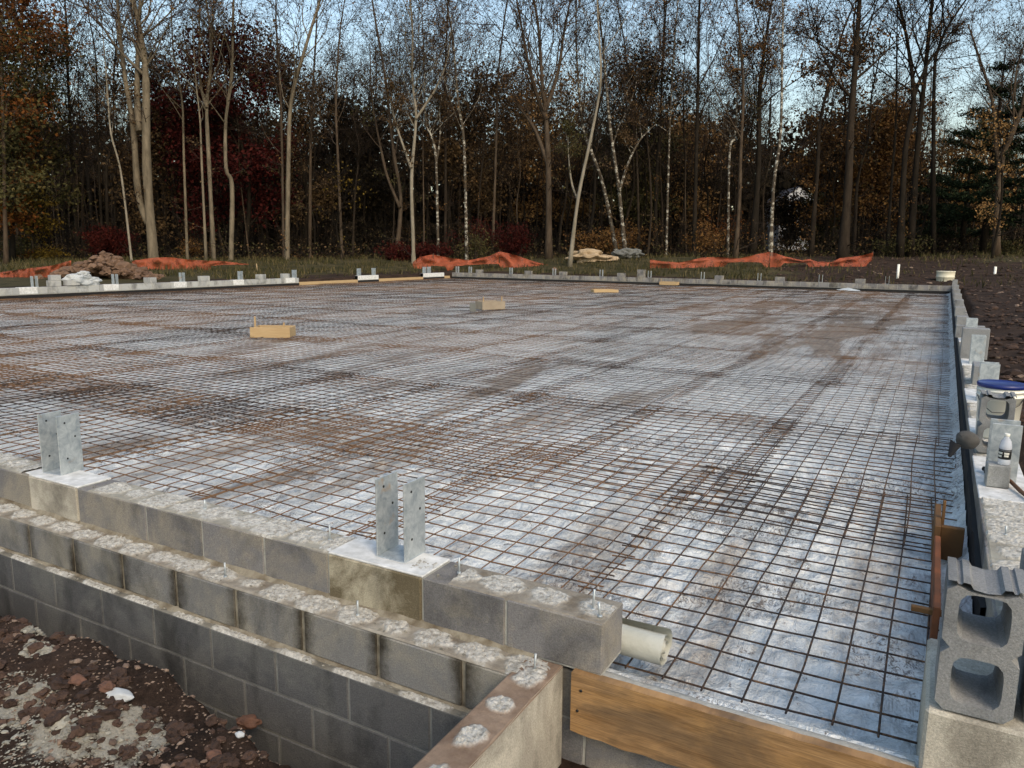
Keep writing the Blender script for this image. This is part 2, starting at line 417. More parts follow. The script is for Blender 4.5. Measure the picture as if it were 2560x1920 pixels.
# ------------------------------------------------------------------ terrain
def uu(x, y):
    d = x * FH.x + y * FH.y; s = x * RH.x + y * RH.y
    return d, (1280 + s / d * 1900) if d > 1 else 1280
def tree_z(x, y):
    d, u = uu(x, y)
    u = max(-600, min(3200, u))
    z = .2 + (.75 - .2) * (u / 1280) if u < 1280 else .75 + .6 * (u - 1280) / 1280
    return z
def edge_y(x):    # crest line of the dirt heap next to the trench
    return 1.93 + .05 * nz(x * 2.2, 3.3) + .03 * nz(x * 9, 1.3)
def gz(x, y):
    if y > 2.2 and -25.45 < x < .62 + y * .008 and y < 38.2: return -.6
    if y <= 2.2 and -9 < x < 2.2 and y > -3:
        h = -.47 + .09 * nz(x * 1.1, y * 1.3) + .05 * nz(x * 3.1, y * 3.3, 4) + .022 * nz(x * 9, y * 9, 2) + .012 * nz(x * 24, y * 24, 5)
        h += -.12 * sm(-2.2, -1.6, x) + .05 * sm(-3.2, -4.5, x)
        ex = -1.68 - .25 * (1.9 - y) + .06 * nz(y * 4, 7)
        fy = sm(0, .34, y - edge_y(x) + .12)
        fx = sm(0, .30, x - ex)
        k = max(fy, fx)
        return h * (1 - k) + (-1.5 + .05 * nz(x * 3, y * 3)) * k
    t = max(-25.45 - x, x - .65, y - 38.2, 2.2 - y, 0)
    base = -.10 + .03 * nz(x * .6, y * .6) + .012 * nz(x * 3, y * 3)
    if x > .4: base += -.42 * sm(26, 6, y) + .10 * nz(x * .9, y * .7, 5) + .05 * nz(x * 2.3, y * 2.3, 9)
    if x < -9 and y < 2.2: base -= .2
    zt = tree_z(x, y); d, u = uu(x, y)
    T = 20 if u < 400 else (20 - 11 * sm(400, 900, u) if u < 1400 else 9 + 12 * sm(1400, 2200, u))
    z = base + (zt - base) * (.5 * min(1, t / T) + .5 * sm(0, T, t))
    if d > 54: z += (d - 54) * .022
    z += .10 * nz(x * .25, y * .25) * sm(0, 6, t) + .05 * nz(x * .9, y * .9) * sm(0, 4, t)
    return z
def make_ground():
    def axis(segs):
        r = []
        for a, b, st in segs:
            k = max(1, round((b - a) / st)); r += [a + (b - a) * i / k for i in range(k)]
        r.append(segs[-1][1]); return r
    X = axis([(-420, -120, 30), (-120, -60, 4), (-60, -26, 1), (-26, -25.5, .5), (-25.5, -25.4, .1), (-25.4, -9, 2), (-9, -5, .2), (-5, -.9, .035), (-.9, .6, .12), (.6, 1.4, .1), (1.4, 12, .3), (12, 60, 4), (60, 300, 30)])
    Y = axis([(-60, -3, 6), (-3, .7, .3), (.7, 2.3, .035), (2.3, 38, .4), (38, 38.3, .1), (38.3, 62, .7), (62, 130, 4), (130, 500, 30)])
    mb = MB(); nx = len(X); g = []; w = []; rb = []
    for y in Y:
        for x in X:
            mb.v.append((x, y, gz(x, y)))
            t = max(-25.45 - x, x - .65, y - 38.2, 0); d, u = uu(x, y)
            gr = sm(.5, 3.5, t) * (1 if y > 20 or x < -20 else 0) * (1 - .85 * sm(1700, 2150, u)) if t > 0 else 0
            gr = max(gr, .55 * sm(2250, 2500, u) * sm(38, 46, d))
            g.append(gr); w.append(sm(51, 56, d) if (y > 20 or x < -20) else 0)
            rr = 0
            if y < 2.2:
                for cx, cy, r_ in ((-3.05, 1.5, .22), (-2.5, 1.58, .22), (-2.7, 1.42, .2), (-3.3, 1.72, .1), (-2.35, 1.3, .12), (-3.4, 1.36, .2)):
                    rr = max(rr, 1 - math.hypot(x - cx, (y - cy) * 1.4) / r_ * .6)
            rb.append(max(0, min(1, rr)) * .72)
    for j in range(len(Y) - 1):
        for i in range(nx - 1):
            a = j * nx + i; mb.face((a, a + 1, a + 1 + nx, a + nx), 0, True)
    o = mb.build('ground', 'ground'); tag(o, kind='structure')
    for nm, dat in (('grass', g), ('wood', w), ('rub', rb)):
        at_ = o.data.attributes.new(nm, 'FLOAT', 'POINT'); at_.data.foreach_set('value', dat)
make_ground()

# ------------------------------------------------------------------ vapour barrier sheet
ZP = -.365
def make_poly():
    X = []; x = -25.2
    while x < -7: X.append(x); x += .7
    while x < .1: X.append(x); x += .03
    X += [.14, .19, .22, .25, .265]
    Y = []; y = 2.40
    while y < 7.5: Y.append(y); y += .03
    while y < 38: Y.append(y); y += .7
    Y.append(38.05)
    mb = MB(); mud = []
    for y in Y:
        for x in X:
            z = ZP
            if x > -7.2 and y < 8:
                k = sm(8, 6, y) * sm(-7, -5.5, x)
                a = noise.noise(Vector((x * 3.2, y * 3.2, 1))); b_ = noise.noise(Vector((x * 8 + y * 3, y * 6, 4)))
                z += k * (.014 * (1 - abs(a) * 2.4) + .012 * (1 - abs(b_) * 3)); c2 = noise.noise(Vector((x * 5 - y * 4.2, (x * 4.2 + y * 5) * .28, 9))); z += k * .022 * max(0, 1 - abs(c2) * 5) * (.4 + .6 * sm(-3, -.5, x))
            z = ZP - .020 + min(.046, (z - ZP) * 1.25) if y < 8 else z
            xr = x
            if x > .1:
                z += .10 * ((x - .1) / .165) ** 2; xr = x + y * .0077 * sm(.1, .2, x) - .02
            if y < 2.64: z = max(z, ZP + (.150 + .01 * nz(x * 6, y * 6)) * sm(2.64, 2.46, y))
            mb.v.append((xr, y, z))
            m_ = -.02 + .01 * sm(10, 22, y) + .13 * sm(-7, -3, x) * sm(-.2, -1.3, x) * sm(10, 16, y) * sm(40, 26, y)
            m_ += .10 * sm(6.5, 4, y) * sm(.35, -.1, x) * sm(-.8, -.3, x) * sm(2.5, 3.2, y)
            mud.append(m_)
    nx = len(X)
    for j in range(len(Y) - 1):
        for i in range(nx - 1):
            a = j * nx + i; mb.face((a, a + 1, a + 1 + nx, a + nx), 0, True)
    o = mb.build('vapour_barrier', 'poly')
    tag(o, 'pale blue wrinkled plastic sheet with mud under the rusty wire mesh', 'plastic sheet')
    at_ = o.data.attributes.new('mud', 'FLOAT', 'POINT'); at_.data.foreach_set('value', mud)
make_poly()

# ------------------------------------------------------------------ wire mesh mats, 5 ft x 10 ft, 6 in grid
SP = .1524
def mat_mesh(seed, nb, nc, mat, rr=.0043):
    r = random.Random(seed); mb = MB(); wx = SP * (nb - 1); wy = SP * (nc - 1)
    def zz(x, y): return .012 * math.sin(x * 2.1 + seed) * math.sin(y * 1.4 + seed * 2) + .020 * noise.noise(Vector((x * 1.6 + seed * 7, y * 1.6, 0)))
    for i in range(nb):
        x = i * SP + r.uniform(-.006, .006); bx = r.uniform(-.010, .010); pts = []
        for k in range(9):
            y = -.035 + (wy + .07) * k / 8; pts.append((x + bx * math.sin(k * .9), y, zz(x, y) + .0062))
        mb.tube(pts, rr, 4, 0, False)
    for j in range(nc):
        y = j * SP + r.uniform(-.006, .006); by = r.uniform(-.010, .010); pts = []
        for k in range(6):
            x = -.03 + (wx + .06) * k / 5; pts.append((x, y + by * math.sin(k), zz(x, y)))
        mb.tube(pts, rr, 4, 0, False)
    o = mb.build('wire_mesh_mat', mat); return o
mats_ = [mat_mesh(s_, 11, 21, 'rust', .0042) for s_ in range(6)]
midm_ = [mat_mesh(s_ + 40, 11, 21, 'rust', .0029) for s_ in range(6)]
farm_ = [mat_mesh(s_ + 20, 11, 21, 'rust', .0023) for s_ in range(6)]
for o in mats_ + midm_ + farm_: COL.objects.unlink(o)
GM = 'welded wire mesh mats laid over the plastic sheet'
ORD = ['first', 'second', 'third', 'fourth', 'fifth', 'sixth', 'seventh', 'eighth', 'ninth', 'tenth', 'eleventh', 'twelfth', 'thirteenth', 'fourteenth', 'fifteenth', 'sixteenth', 'seventeenth', 'eighteenth', 'nineteenth', 'twentieth', 'twenty-first', 'twenty-second', 'twenty-third']
def edge_label(i, j, ni, nj):
    return 'rusty welded wire mesh mat lapped among its like on the plastic sheet'
ys = [2.70, 4.72]
while ys[-1] + 2.75 < 36.5: ys.append(ys[-1] + 2.78)
for j, y0 in enumerate(ys):
    x1 = (.12 if j == 0 else .235 + .0077 * y0)
    wx = SP * 10; i = 0
    while x1 > -24.9:
        x0 = max(x1 - wx, -25.12)
        src = (mats_ if j < 2 else (midm_ if j < 4 else farm_))[rnd.randrange(6)]
        o = src.copy(); COL.objects.link(o)
        a = rnd.uniform(-.022, .022) if i else .002
        yy = y0 + (rnd.uniform(-.14, .10) if (j and i) else rnd.uniform(-.01, .01))
        if j == len(ys) - 1: yy = min(yy, 37.80 - 20 * SP - .05)
        o.location = (x0, yy, -.334 + .008 * ((i + j) % 2) + rnd.uniform(0, .006)); o.rotation_euler.z = a
        lab = edge_label(i, j, 0, 0)
        lab = 'rusty mesh mat, %s from the right wall, %s row from the front' % (ORD[i], ORD[j])
        if j == 0 and i == 0: lab = 'rusty wire mesh mat nearest the upright block, its bar ends over muddy plastic'
        elif j == 0 and i == 1: lab = 'rusty wire mesh mat beside the rolled plastic at the wall end'
        elif j == 1 and i == 0: lab = 'rusty wire mesh mat along the wooden pocket form and black strip'
        tag(o, lab, 'wire mesh', GM)
        x1 = x1 - wx + SP * rnd.choice([.55, .9, 1.35, 1.0]); i += 1

# ------------------------------------------------------------------ block walls
BL, BH = .4064, .2032
def block_row(mb, p0, p1, thick, z0, z1, joints=None, phase=0, out=+1, j=.0012, skip=None, gap=.011):
    # row of blocks between p0 and p1 (2D points); thickness to the left of direction * out
    d = Vector((p1[0] - p0[0], p1[1] - p0[1])); L = d.length; d /= L; nn = Vector((-d.y, d.x)) * out
    if joints is None:
        joints = [0]; t = phase if phase > .02 else BL
        while t < L - .02: joints.append(t); t += BL
        joints.append(L)
    M4 = Matrix(((d.x, nn.x, 0, p0[0]), (d.y, nn.y, 0, p0[1]), (0, 0, 1, 0), (0, 0, 0, 1)))
    flip = M4.to_3x3().determinant() < 0
    for a, b in zip(joints[:-1], joints[1:]):
        if skip and skip(a, b): continue
        st = len(mb.f)
        o_ = rnd.uniform(-.0015, .0015)
        mb.cbox(a + gap / 2, b - gap / 2, o_, thick, z0 + gap / 2, z1 - gap * .15 if z1 == 0 else z1 - gap / 2, .004, 0, M4)
        if flip:
            for k in range(st, len(mb.f)): mb.f[k] = mb.f[k][::-1]
    return joints
def grout_patch(mb, cx, cy, z, rx, ry, seed, h=.012, mi=0): pass
def crusted_top(name, parent, fx, L, w, z, step, pitch, pr, amp, seed, mats, thr=0, ox=0, edge=.006):
    """rough top of a wall: fx(t, s) -> (x, y); grout filled cores every pitch, pale where filled"""
    mb = MB(); att = []; nt_ = int(L / step); ns = max(4, int(w / step))
    for i in range(nt_ + 1):
        t = L * i / nt_
        for k in range(ns + 1):
            q = w * k / ns
            c0 = (round((t - ox) / pitch) * pitch + ox); dx = (t - c0) / pr[0]; dy = (q - w * .5) / pr[1]
            d = math.hypot(dx, dy) + .42 * nz(t * 14, q * 14, seed) + .22 * nz(t * 40, q * 40, seed) + .75 * nz(c0 * 3.7, seed) - .1
            g = sm(1.15, .8, d); x, y = fx(t, q)
            e_ = 0 if k in (0, ns) else 1
            zz = z + e_ * (.0015 + .0025 * nz(t * 30, q * 30, seed + 3) + g * amp * (.35 + .55 * abs(nz(t * 30, q * 30, seed + 1)) + .38 * nz(t * 85, q * 85, seed + 2)))
            if not e_: x += edge * nz(t * 12, k) * 0; zz = z - .004
            mb.v.append((x, y, zz)); att.append(g)
    for i in range(nt_):
        for k in range(ns):
            a = i * (ns + 1) + k; mb.face((a, a + ns + 1, a + ns + 2, a + 1), 0)
    local(mb, parent); o = mb.build(name, mats, parent)
    a_ = o.data.attributes.new('g', 'FLOAT', 'POINT'); a_.data.foreach_set('value', att)
    # keep faces pointing up
    me = o.data
    if me.polygons[0].normal.z < 0: me.flip_normals()
    return o
def crust_mat(name, base1, base2):
    m, n, b = nodes_mat(name); v = geo_pos(n)
    bs = mixc(n, ramp(n, nse(n, v, 7, 6, .7), [(.35, 0), (.65, 1)]), base1, base2)
    gr = mixc(n, ramp(n, nse(n, v, 42, 5, .75), [(.35, 0), (.6, 1)]), (.24, .225, .185), (.56, .54, .48))
    at_ = add(n, 'ShaderNodeAttribute', attribute_name='g')
    c = mixc(n, at_.outputs['Fac'], bs, gr)
    c = mixc(n, ramp(n, nse(n, v, 60, 4, .8), [(.66, 0), (.72, .8)]), c, (.10, .07, .05))
    n.links.new(c, b.inputs['Base Color']); b.inputs['Roughness'].default_value = .95; b.inputs['Specular IOR Level'].default_value = .15
    bump(n, b, nse(n, v, 110, 5, .8), .8, .008); M[name] = m
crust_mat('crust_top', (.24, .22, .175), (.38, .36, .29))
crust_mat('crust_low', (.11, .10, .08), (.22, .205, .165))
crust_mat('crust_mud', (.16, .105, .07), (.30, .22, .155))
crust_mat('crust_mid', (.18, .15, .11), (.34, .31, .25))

YF = 2.379; YB = 2.585
# front wall, stepped outwards as it goes down
fw = empty('block_wall', (-2, YF, -.2), 'grey stepped concrete block wall in front, three ledges topped with rough grout', 'block wall', 'foundation walls round the slab')
def local(mb, o):
    mb.v = [(x - o.location.x, y - o.location.y, z - o.location.z) for x, y, z in mb.v]
mb = MB()
jx = [-25.3] + [-25.3 + .3 + BL * k for k in range(50)]
jx = [x for x in jx if x < -5.4] + [-5.30, -4.89, -4.49, -4.03, -3.45 - .0, -3.03, -2.61, -2.218, -1.717, -1.327, -.925]
off = [x + 25.3 for x in jx]
def is_pad(a, b): return (abs(a + -25.3 + 2.218) < .02) or (abs(a - 25.3 + 4.49) < .02)
block_row(mb, (-25.3, YF), (-.925, YF), YB - YF, -BH, 0, off, skip=is_pad)
local(mb, fw); mb.build('top_course', 'cmu', fw)
mb = MB()                       # mortar body behind the block faces
mb.box(-25.29, -.932, YF + .006, YB - .004, -BH - .002, -.003)
local(mb, fw); mb.build('mortar_bed', 'mortar', fw)
mb = MB()
block_row(mb, (-25.3, 2.232), (-1.10, 2.232), .352, -2 * BH, -BH, phase=(25.3 - 4.27) % BL, gap=.018)
local(mb, fw); mb.build('middle_course', 'cmu_mid', fw)
mb = MB(); mb.box(-25.29, -1.10, 2.240, YB - .006, -2 * BH - .002, -BH - .006)
local(mb, fw); mb.build('mortar_bed', 'mortar_mossy', fw)
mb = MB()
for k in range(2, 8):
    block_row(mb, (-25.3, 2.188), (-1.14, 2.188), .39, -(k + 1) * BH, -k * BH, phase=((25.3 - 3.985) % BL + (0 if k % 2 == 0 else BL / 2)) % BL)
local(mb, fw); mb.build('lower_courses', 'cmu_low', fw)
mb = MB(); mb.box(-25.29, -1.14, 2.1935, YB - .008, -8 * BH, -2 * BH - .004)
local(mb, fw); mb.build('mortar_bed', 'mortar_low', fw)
# rough parged bearing spots in the top course, with smooth white caps
for x0, x1 in ((-2.218, -1.717), (-4.49, -4.03)):
    mb = MB(); mb.cbox(x0 + .004, x1 - .004, YF - .004, YB, -BH + .003, -.001, .006)
    local(mb, fw); q = mb.build('bearing_block', 'parge_rough' if x0 > -3 else 'parge', fw)
    q['label'] = 'brown block faced with rough cement below the steel bracket'
    mb = MB(); mb.cbox(x0 + .002, x1 + .003, YF + .001, YB - .002, -.002, .008, .003); mb.cbox(x0 - .07, x0, YF + .02, YB - .01, -.002, .005, .003)
    local(mb, fw); q = mb.build('cement_pad', 'white_cement', fw); q['label'] = 'smooth white cement bed below the steel bracket'
crusted_top('grout_fill', fw, lambda t, q: (-.93 - t, YF + .003 + q), .665, .20, 0, .0085, .203, (.075, .06), .013, 3, 'crust_mid', ox=.06)
crusted_top('grout_fill', fw, lambda t, q: (-1.72 - t, YF + .003 + q), .10, .20, 0, .0085, .203, (.075, .06), .013, 3, 'crust_mid', ox=.06)
crusted_top('grout_fill', fw, lambda t, q: (-2.22 - t, YF + .003 + q), 1.72, .20, 0, .0085, .203, (.092, .085), .013, 4, 'crust_top')
crusted_top('grout_fill', fw, lambda t, q: (-4.58 - t, YF + .003 + q), 6.5, .20, 0, .012, .203, (.092, .085), .013, 5, 'crust_top')
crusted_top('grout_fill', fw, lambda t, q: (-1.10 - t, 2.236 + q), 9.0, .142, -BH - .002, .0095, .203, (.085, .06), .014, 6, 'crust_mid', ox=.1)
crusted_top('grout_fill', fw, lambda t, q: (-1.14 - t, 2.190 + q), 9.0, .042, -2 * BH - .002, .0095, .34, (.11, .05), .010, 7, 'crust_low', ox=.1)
# loose crumbs / mortar droppings on ledges
mb = MB()
for i in range(900):
    x = rnd.uniform(-7, -1.2); w = rnd.random()
    if w < .35: y, z = rnd.uniform(YF + .01, YB - .01), 0
    elif w < .75: y, z = rnd.uniform(2.245, YF - .005), -BH
    else: y, z = rnd.uniform(2.192, 2.228), -2 * BH
    s_ = rnd.uniform(.002, .007); mb.rock((x, y, z + s_ * .4), s_ * 1.4, s_, s_ * .8, i, 0, 0)
local(mb, fw); mb.build('mortar_crumbs', 'rubble', fw)['kind'] = 'stuff'
mb = MB()     # mossy dirt fillets lying against the step of each ledge
for (yy, zz, w_, h_) in ((YF, -BH, .045, .03), (2.232, -2 * BH, .03, .014)):
    pts = 130; b = len(mb.v)
    for i in range(pts):
        x = -7 + 5.8 * i / (pts - 1); a = .55 + .9 * max(0, nz(x * 3.1, zz * 9)) + .25 * nz(x * 17, 2)
        mb.v += [(x, yy + .004, zz + h_ * a), (x, yy - w_ * .4 * a, zz + h_ * .45 * a), (x, yy - w_ * a, zz - .004)]
    for i in range(pts - 1):
        for k in (0, 1): mb.face((b + i * 3 + k, b + i * 3 + k + 1, b + i * 3 + k + 4, b + i * 3 + k + 3), 0)
local(mb, fw); mb.build('dirt_fillet', 'mortar_mossy', fw)

# return wall towards the viewer
rw = empty('block_wall', (-1.15, 1, -.2), 'low wall of grout filled blocks running toward the viewer, tan cement side', 'block wall', 'foundation walls round the slab')
mb = MB()
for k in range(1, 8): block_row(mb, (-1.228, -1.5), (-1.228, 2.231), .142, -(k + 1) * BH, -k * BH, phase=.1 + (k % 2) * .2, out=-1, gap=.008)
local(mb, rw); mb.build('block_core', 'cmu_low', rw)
mb = MB()
n_ = 60
for i in range(n_ + 1):
    y = -1.5 + (YF - .004 + 1.5) * i / n_
    jx_ = .012 * nz(y * 4, 2) + .006 * nz(y * 15, 5)
    for z in (-BH + .004, -BH - .03, -.5, -.9, -1.6): mb.v.append((-1.080 + (jx_ if z > -.3 else .006 * nz(y * 3, z * 5)), y, z))
for i in range(n_):
    for k in range(4):
        a = i * 5 + k; mb.face((a, a + 5, a + 6, a + 1)[::-1], 0, True)
local(mb, rw); mb.build('cement_render', 'parge', rw)
crusted_top('mud_cap', rw, lambda t, q: (-1.230 + q, 2.372 - t), 3.4, .152, -BH + .003, .008, .2, (.052, .045), .016, 9, 'crust_mud', ox=.125)

# sill wall under the doorway form board
sw = empty('block_wall', (-.5, 2.41, -.3), 'grey block wall low under the orange wooden edge board', 'block wall', 'foundation walls round the slab')
mb = MB()
for k in range(1, 8): block_row(mb, (-1.14 if k > 1 else -1.13, 2.405), (.30, 2.405), .04, -(k + 1) * BH - .02, -k * BH - .02, phase=.14 + (k % 2) * .2)
local(mb, sw); mb.build('block_face', 'cmu', sw)
mb = MB(); mb.box(-1.14, .30, 2.410, 2.47, -1.6, -.26); local(mb, sw); mb.build('mortar_bed', 'mortar', sw)

fb = empty('form_board', (-.5, 2.37, -.3), 'orange brown form board spanning the doorway edge of the slab', 'board')
mb = MB()
n1, n2 = 40, 6
x0, x1 = -1.035, .62
for side, yy in ((0, 2.352), (1, 2.390)):
    for i in range(n1 + 1):
        for k in range(n2 + 1):
            x = x0 + (x1 - x0) * i / n1; z = -.437 + .236 * k / n2
            if k == 0: z += .010 * nz(x * 9, 3) + .006 * nz(x * 25, 3)
            if k == n2: z += .004 * nz(x * 14, 8)
            mb.v.append((x, yy + (.002 * nz(x * 5, z * 30) if side == 0 else 0), z))
N = (n1 + 1) * (n2 + 1)
for i in range(n1):
    for k in range(n2):
        a = i * (n2 + 1) + k; mb.face((a, a + n2 + 1, a + n2 + 2, a + 1), 0); mb.face((N + a, N + a + 1, N + a + n2 + 2, N + a + n2 + 1), 0)
    a = i * (n2 + 1) + n2; mb.face((a, a + n2 + 1, N + a + n2 + 1, N + a), 0)
    a = i * (n2 + 1); mb.face((a, N + a, N + a + n2 + 1, a + n2 + 1), 0)
for i in (0, n1):
    for k in range(n2):
        a = i * (n2 + 1) + k; mb.face((a, a + 1, N + a + 1, N + a), 0)
local(mb, fb); mb.build('plank', 'wood', fb)
for z in (-.262, -.345):
    mb = MB(); mb.lathe([(.005, -.001), (.006, .003), (.001, .004)], 8, 0, Matrix.Translation((-.995 - (.0 if z > -.3 else .012), 2.352, z)) @ Matrix.Rotation(math.pi / 2, 4, 'X'))
    local(mb, fb); mb.build('nail_head', 'black_plastic', fb)
mb = MB()      # damp cement crust on the slab edge behind the board
for i in range(61):
    x = -1.03 + 1.105 * i / 60
    mb.v += [(x, 2.392, -.205 + .004 * nz(x * 20, 1)), (x, 2.41, -.203 + .006 * nz(x * 14, 2)), (x, 2.435 + .02 * nz(x * 5, 4), -.212), (x, 2.46 + .02 * nz(x * 5, 8), -.24)]
for i in range(60):
    for k in range(3): a = i * 4 + k; mb.face((a, a + 4, a + 5, a + 1), 0, True)
o = mb.build('cement_crust', 'mortar'); tag(o, 'grey crust of cement along the back edge of the doorway board', 'cement')

# wall beyond (far) and left, in runs
def run_wall(lab, p0, p1, out, mat, foam=True, padat=(), thick=.2, z0=-BH, capmat=None):
    mid = ((p0[0] + p1[0]) / 2, (p0[1] + p1[1]) / 2, 0)
    e = empty('block_wall', mid, lab, 'block wall', 'foundation walls round the slab')
    d = Vector((p1[0] - p0[0], p1[1] - p0[1])); L = d.length; d /= L; nn = Vector((-d.y, d.x)) * out
    mb = MB(); block_row(mb, p0, p1, thick, z0 - .02, 0, phase=rnd.uniform(.1, .4), out=out, gap=.012); local(mb, e); mb.build('top_course', mat, e)
    M4 = Matrix(((d.x, nn.x, 0, p0[0]), (d.y, nn.y, 0, p0[1]), (0, 0, 1, 0), (0, 0, 0, 1)))
    mb = MB(); mb.box(.006, L - .006, .008, thick - .005, -.9, -.006, 0, M4); local(mb, e); mb.build('mortar_bed', 'mortar', e)
    mb = MB()
    for t in padat: mb.cbox(t - .28, t + .28, -.004, thick + .01, -BH - .0, .006, .004, 0, M4)
    if padat: local(mb, e); mb.build('bearing_block', 'white_cement' if capmat is None else capmat, e)
    if foam:
        mb = MB(); k = max(2, int(L / .6)); b = 0
        for i in range(k + 1):
            t = L * i / k; w = .004 * nz(t * 1.3, p0[0])
            for q in ((-.002, -.362), (-.016 + w, -.362), (-.016 + w, -.232 + w), (-.002, -.232 + w)):
                p = M4 @ Vector((t, q[0], q[1])); mb.v.append(p[:])
        for i in range(k):
            for q in range(4):
                a = i * 4 + q; c_ = i * 4 + (q + 1) % 4; mb.face((a, c_, c_ + 4, a + 4), 0)
        local(mb, e); mb.build('foam_strip', 'foam', e)
    return e
XL, YFAR = -25.15, 38.05
run_wall('pale block wall along the left slab edge, its near run ending at the boards', (XL, 2.6), (XL, 25.72), 1, 'cmu_light', padat=(11.3, 14.1, 16.9, 19.7, 22.6))
run_wall('short white topped wall pier, first of two between the pale edge boards', (XL, 29.75), (XL, 31.38), 1, 'white_cement')
run_wall('short white topped wall pier nearest the far left corner', (XL, 35.3), (XL, 37.4), 1, 'white_cement')
run_wall('long grey block wall closing the far side of the slab', (XL + .1, YFAR), (-12.45, YFAR), 1, 'cmu', padat=())
run_wall('right hand run of the far block wall, from the small wooden box to the corner', (-12.44, YFAR), (.58, YFAR), 1, 'cmu')
for (a, b) in ((25.72, 29.75), (31.38, 35.3), (37.4, 38.0)):
    mb = MB(); mb.cbox(XL - .04, XL, a + .01, b - .01, -.34, -.19, .004)
    o = mb.build('edge_board', 'wood_pale')
    tag(o, {25.72: 'pale edge board between the long left wall and first white pier', 31.38: 'pale edge board between the two white topped piers', 37.4: 'short pale edge board in the far left corner'}[a], 'board')

# right wall: line from (xi(y), y)
def xi(y): return .275 + .0077 * y
e = empty('block_wall', (.4, 10, 0), 'block wall running along the right side of the slab, crusted white on top', 'block wall', 'foundation walls round the slab')
mb = MB(); block_row(mb, (xi(2.42) , 2.9), (xi(38), 38.2), .235, -.225, 0, phase=.25, out=-1, gap=.01); local(mb, e); mb.build('top_course', 'cmu', e)
mb = MB()
mb.v += []
for i in range(36):
    ya, yb = 2.9 + i, 2.9 + i + 1
    mb.box(xi(ya) + .008, xi(ya) + .24, ya, yb, -1.2, -.006 - .001 * (i % 2))
local(mb, e); mb.build('mortar_bed', 'mortar', e)
mb = MB()
cnt = 140; b = 0
for i in range(cnt + 1):
    y = 3.5 + (37.9 - 3.5) * (i / cnt) ** 1.5; w = .010 * nz(y * 3.1, 5) + .006 * nz(y * 9, 2)
    for q in ((-.004, -.36), (-.022 + w, -.36), (-.026 + w, -.115 + .4 * w), (-.004, -.11 + .4 * w)): mb.v.append((xi(y) + q[0], y, q[1]))
for i in range(cnt):
    for q in range(4): a = i * 4 + q; c_ = i * 4 + (q + 1) % 4; mb.face((a, c_, c_ + 4, a + 4)[::-1], 0)
local(mb, e); mb.build('foam_strip', 'foam', e)
crusted_top('grout_fill', e, lambda t, q: (xi(2.9 + t) + .004 + q, 2.9 + t), 12, .225, 0, .011, .203, (.095, .095), .013, 11, 'crust_top')
mb = MB()
for y0, y1 in ((4.75, 5.75), (6.35, 7.1), (7.9, 8.7), (10.6, 11.4), (13.5, 14.2)):
    mb.cbox(xi(y0) - .004, xi(y0) + .25, y0, y1, -.004, .010, .004)
local(mb, e); mb.build('cement_pad', 'white_cement', e)
# corner pier at the near end
cp = empty('block_pier', (.4, 2.6, -.2), 'tan cement faced end pier of the right wall carrying the upright hollow block', 'pier')
mb = MB(); mb.cbox(.085, .80, 2.385, 2.88, -1.6, -.004, .01); local(mb, cp); mb.build('rendered_body', 'parge_rough', cp)
cp.children[0].data.materials[0] = M['parge']

# ------------------------------------------------------------------ hollow concrete block standing on end
def hollow_block_mesh(w=.194, h=.39, t=.194):
    mb = MB(); cells = ((0, h / 2), (h / 2, h)); N = 24
    def rrect(cx, cz, rx, rz, a, p=4.5):
        c, s_ = math.cos(a), math.sin(a)
        k = (abs(c) ** p + abs(s_) ** p) ** (-1 / p); return cx + rx * c * k, cz + rz * s_ * k
    for ci, (z0, z1) in enumerate(cells):
        cz = (z0 + z1) / 2; b = len(mb.v)
        for yy, shr in ((0, 0), (t, .006)):
            for i in range(N):
                a = 2 * math.pi * i / N + math.pi / N
                c, s_ = math.cos(a), math.sin(a); k = 1 / max(abs(c), abs(s_)); x = w / 2 * c * k; z = cz + (z1 - z0) / 2 * s_ * k
                if ci == 1 and s_ * k > .995:     # mortar grooves and dished centre of the block end
                    u_ = abs(x) / (w / 2)
                    if u_ < .56: z -= .022 * (1 - (u_ / .8) ** 4)
                    elif .70 < u_ < .86: z -= .008
                x = max(-w / 2, min(w / 2, x))
                mb.v.append((x, yy, z))
            for i in range(N):
                a = 2 * math.pi * i / N + math.pi / N
                x, z = rrect(0, cz + (.0 if ci else .004), w / 2 - .033 - shr, (z1 - z0) / 2 - .026 - shr, a)
                mb.v.append((x, yy, z))
        for i in range(N):
            j = (i + 1) % N
            mb.face((b + i, b + j, b + N + j, b + N + i), 0)                          # front
            mb.face((b + 2 * N + j, b + 2 * N + i, b + 3 * N + i, b + 3 * N + j), 0)  # back
            mb.face((b + N + i, b + N + j, b + 3 * N + j, b + 3 * N + i), 0)          # hole
            am = 2 * math.pi * (i + 1) / N
            mb.face((b + j, b + i, b + 2 * N + i, b + 2 * N + j), 0)
    return mb
def refine_top(w, h, t):   # ridged end piece laid over the top of an upright block
    mb = MB(); prof = [(-w/2, 0), (-w/2, .012), (-w/2+.022, .012), (-w/2+.026, .005), (-w/2+.034, .005), (-w/2+.038, .012), (-w/2+.056, .010), (-w/2+.064, -.004), (-.0, -.009)]
    prof = prof + [(-x, z) for x, z in prof[:-1][::-1]]
    n_ = len(prof)
    for yy in (0, t):
        for x, z in prof: mb.v.append((x, yy, h + z - .006))
    for i in range(n_ - 1): mb.face((i, i + 1, n_ + i + 1, n_ + i)[::-1], 0)
    return mb
B0 = onz(2336, 1766, 0)
hb = empty('hollow_block', (.203, 2.395, .004), 'grey hollow concrete block stood on end at the near right corner, two cores open', 'concrete block', None)
mb = hollow_block_mesh(); mb2 = refine_top(.194, .39, .194)
b_ = len(mb.v); mb.v += mb2.v
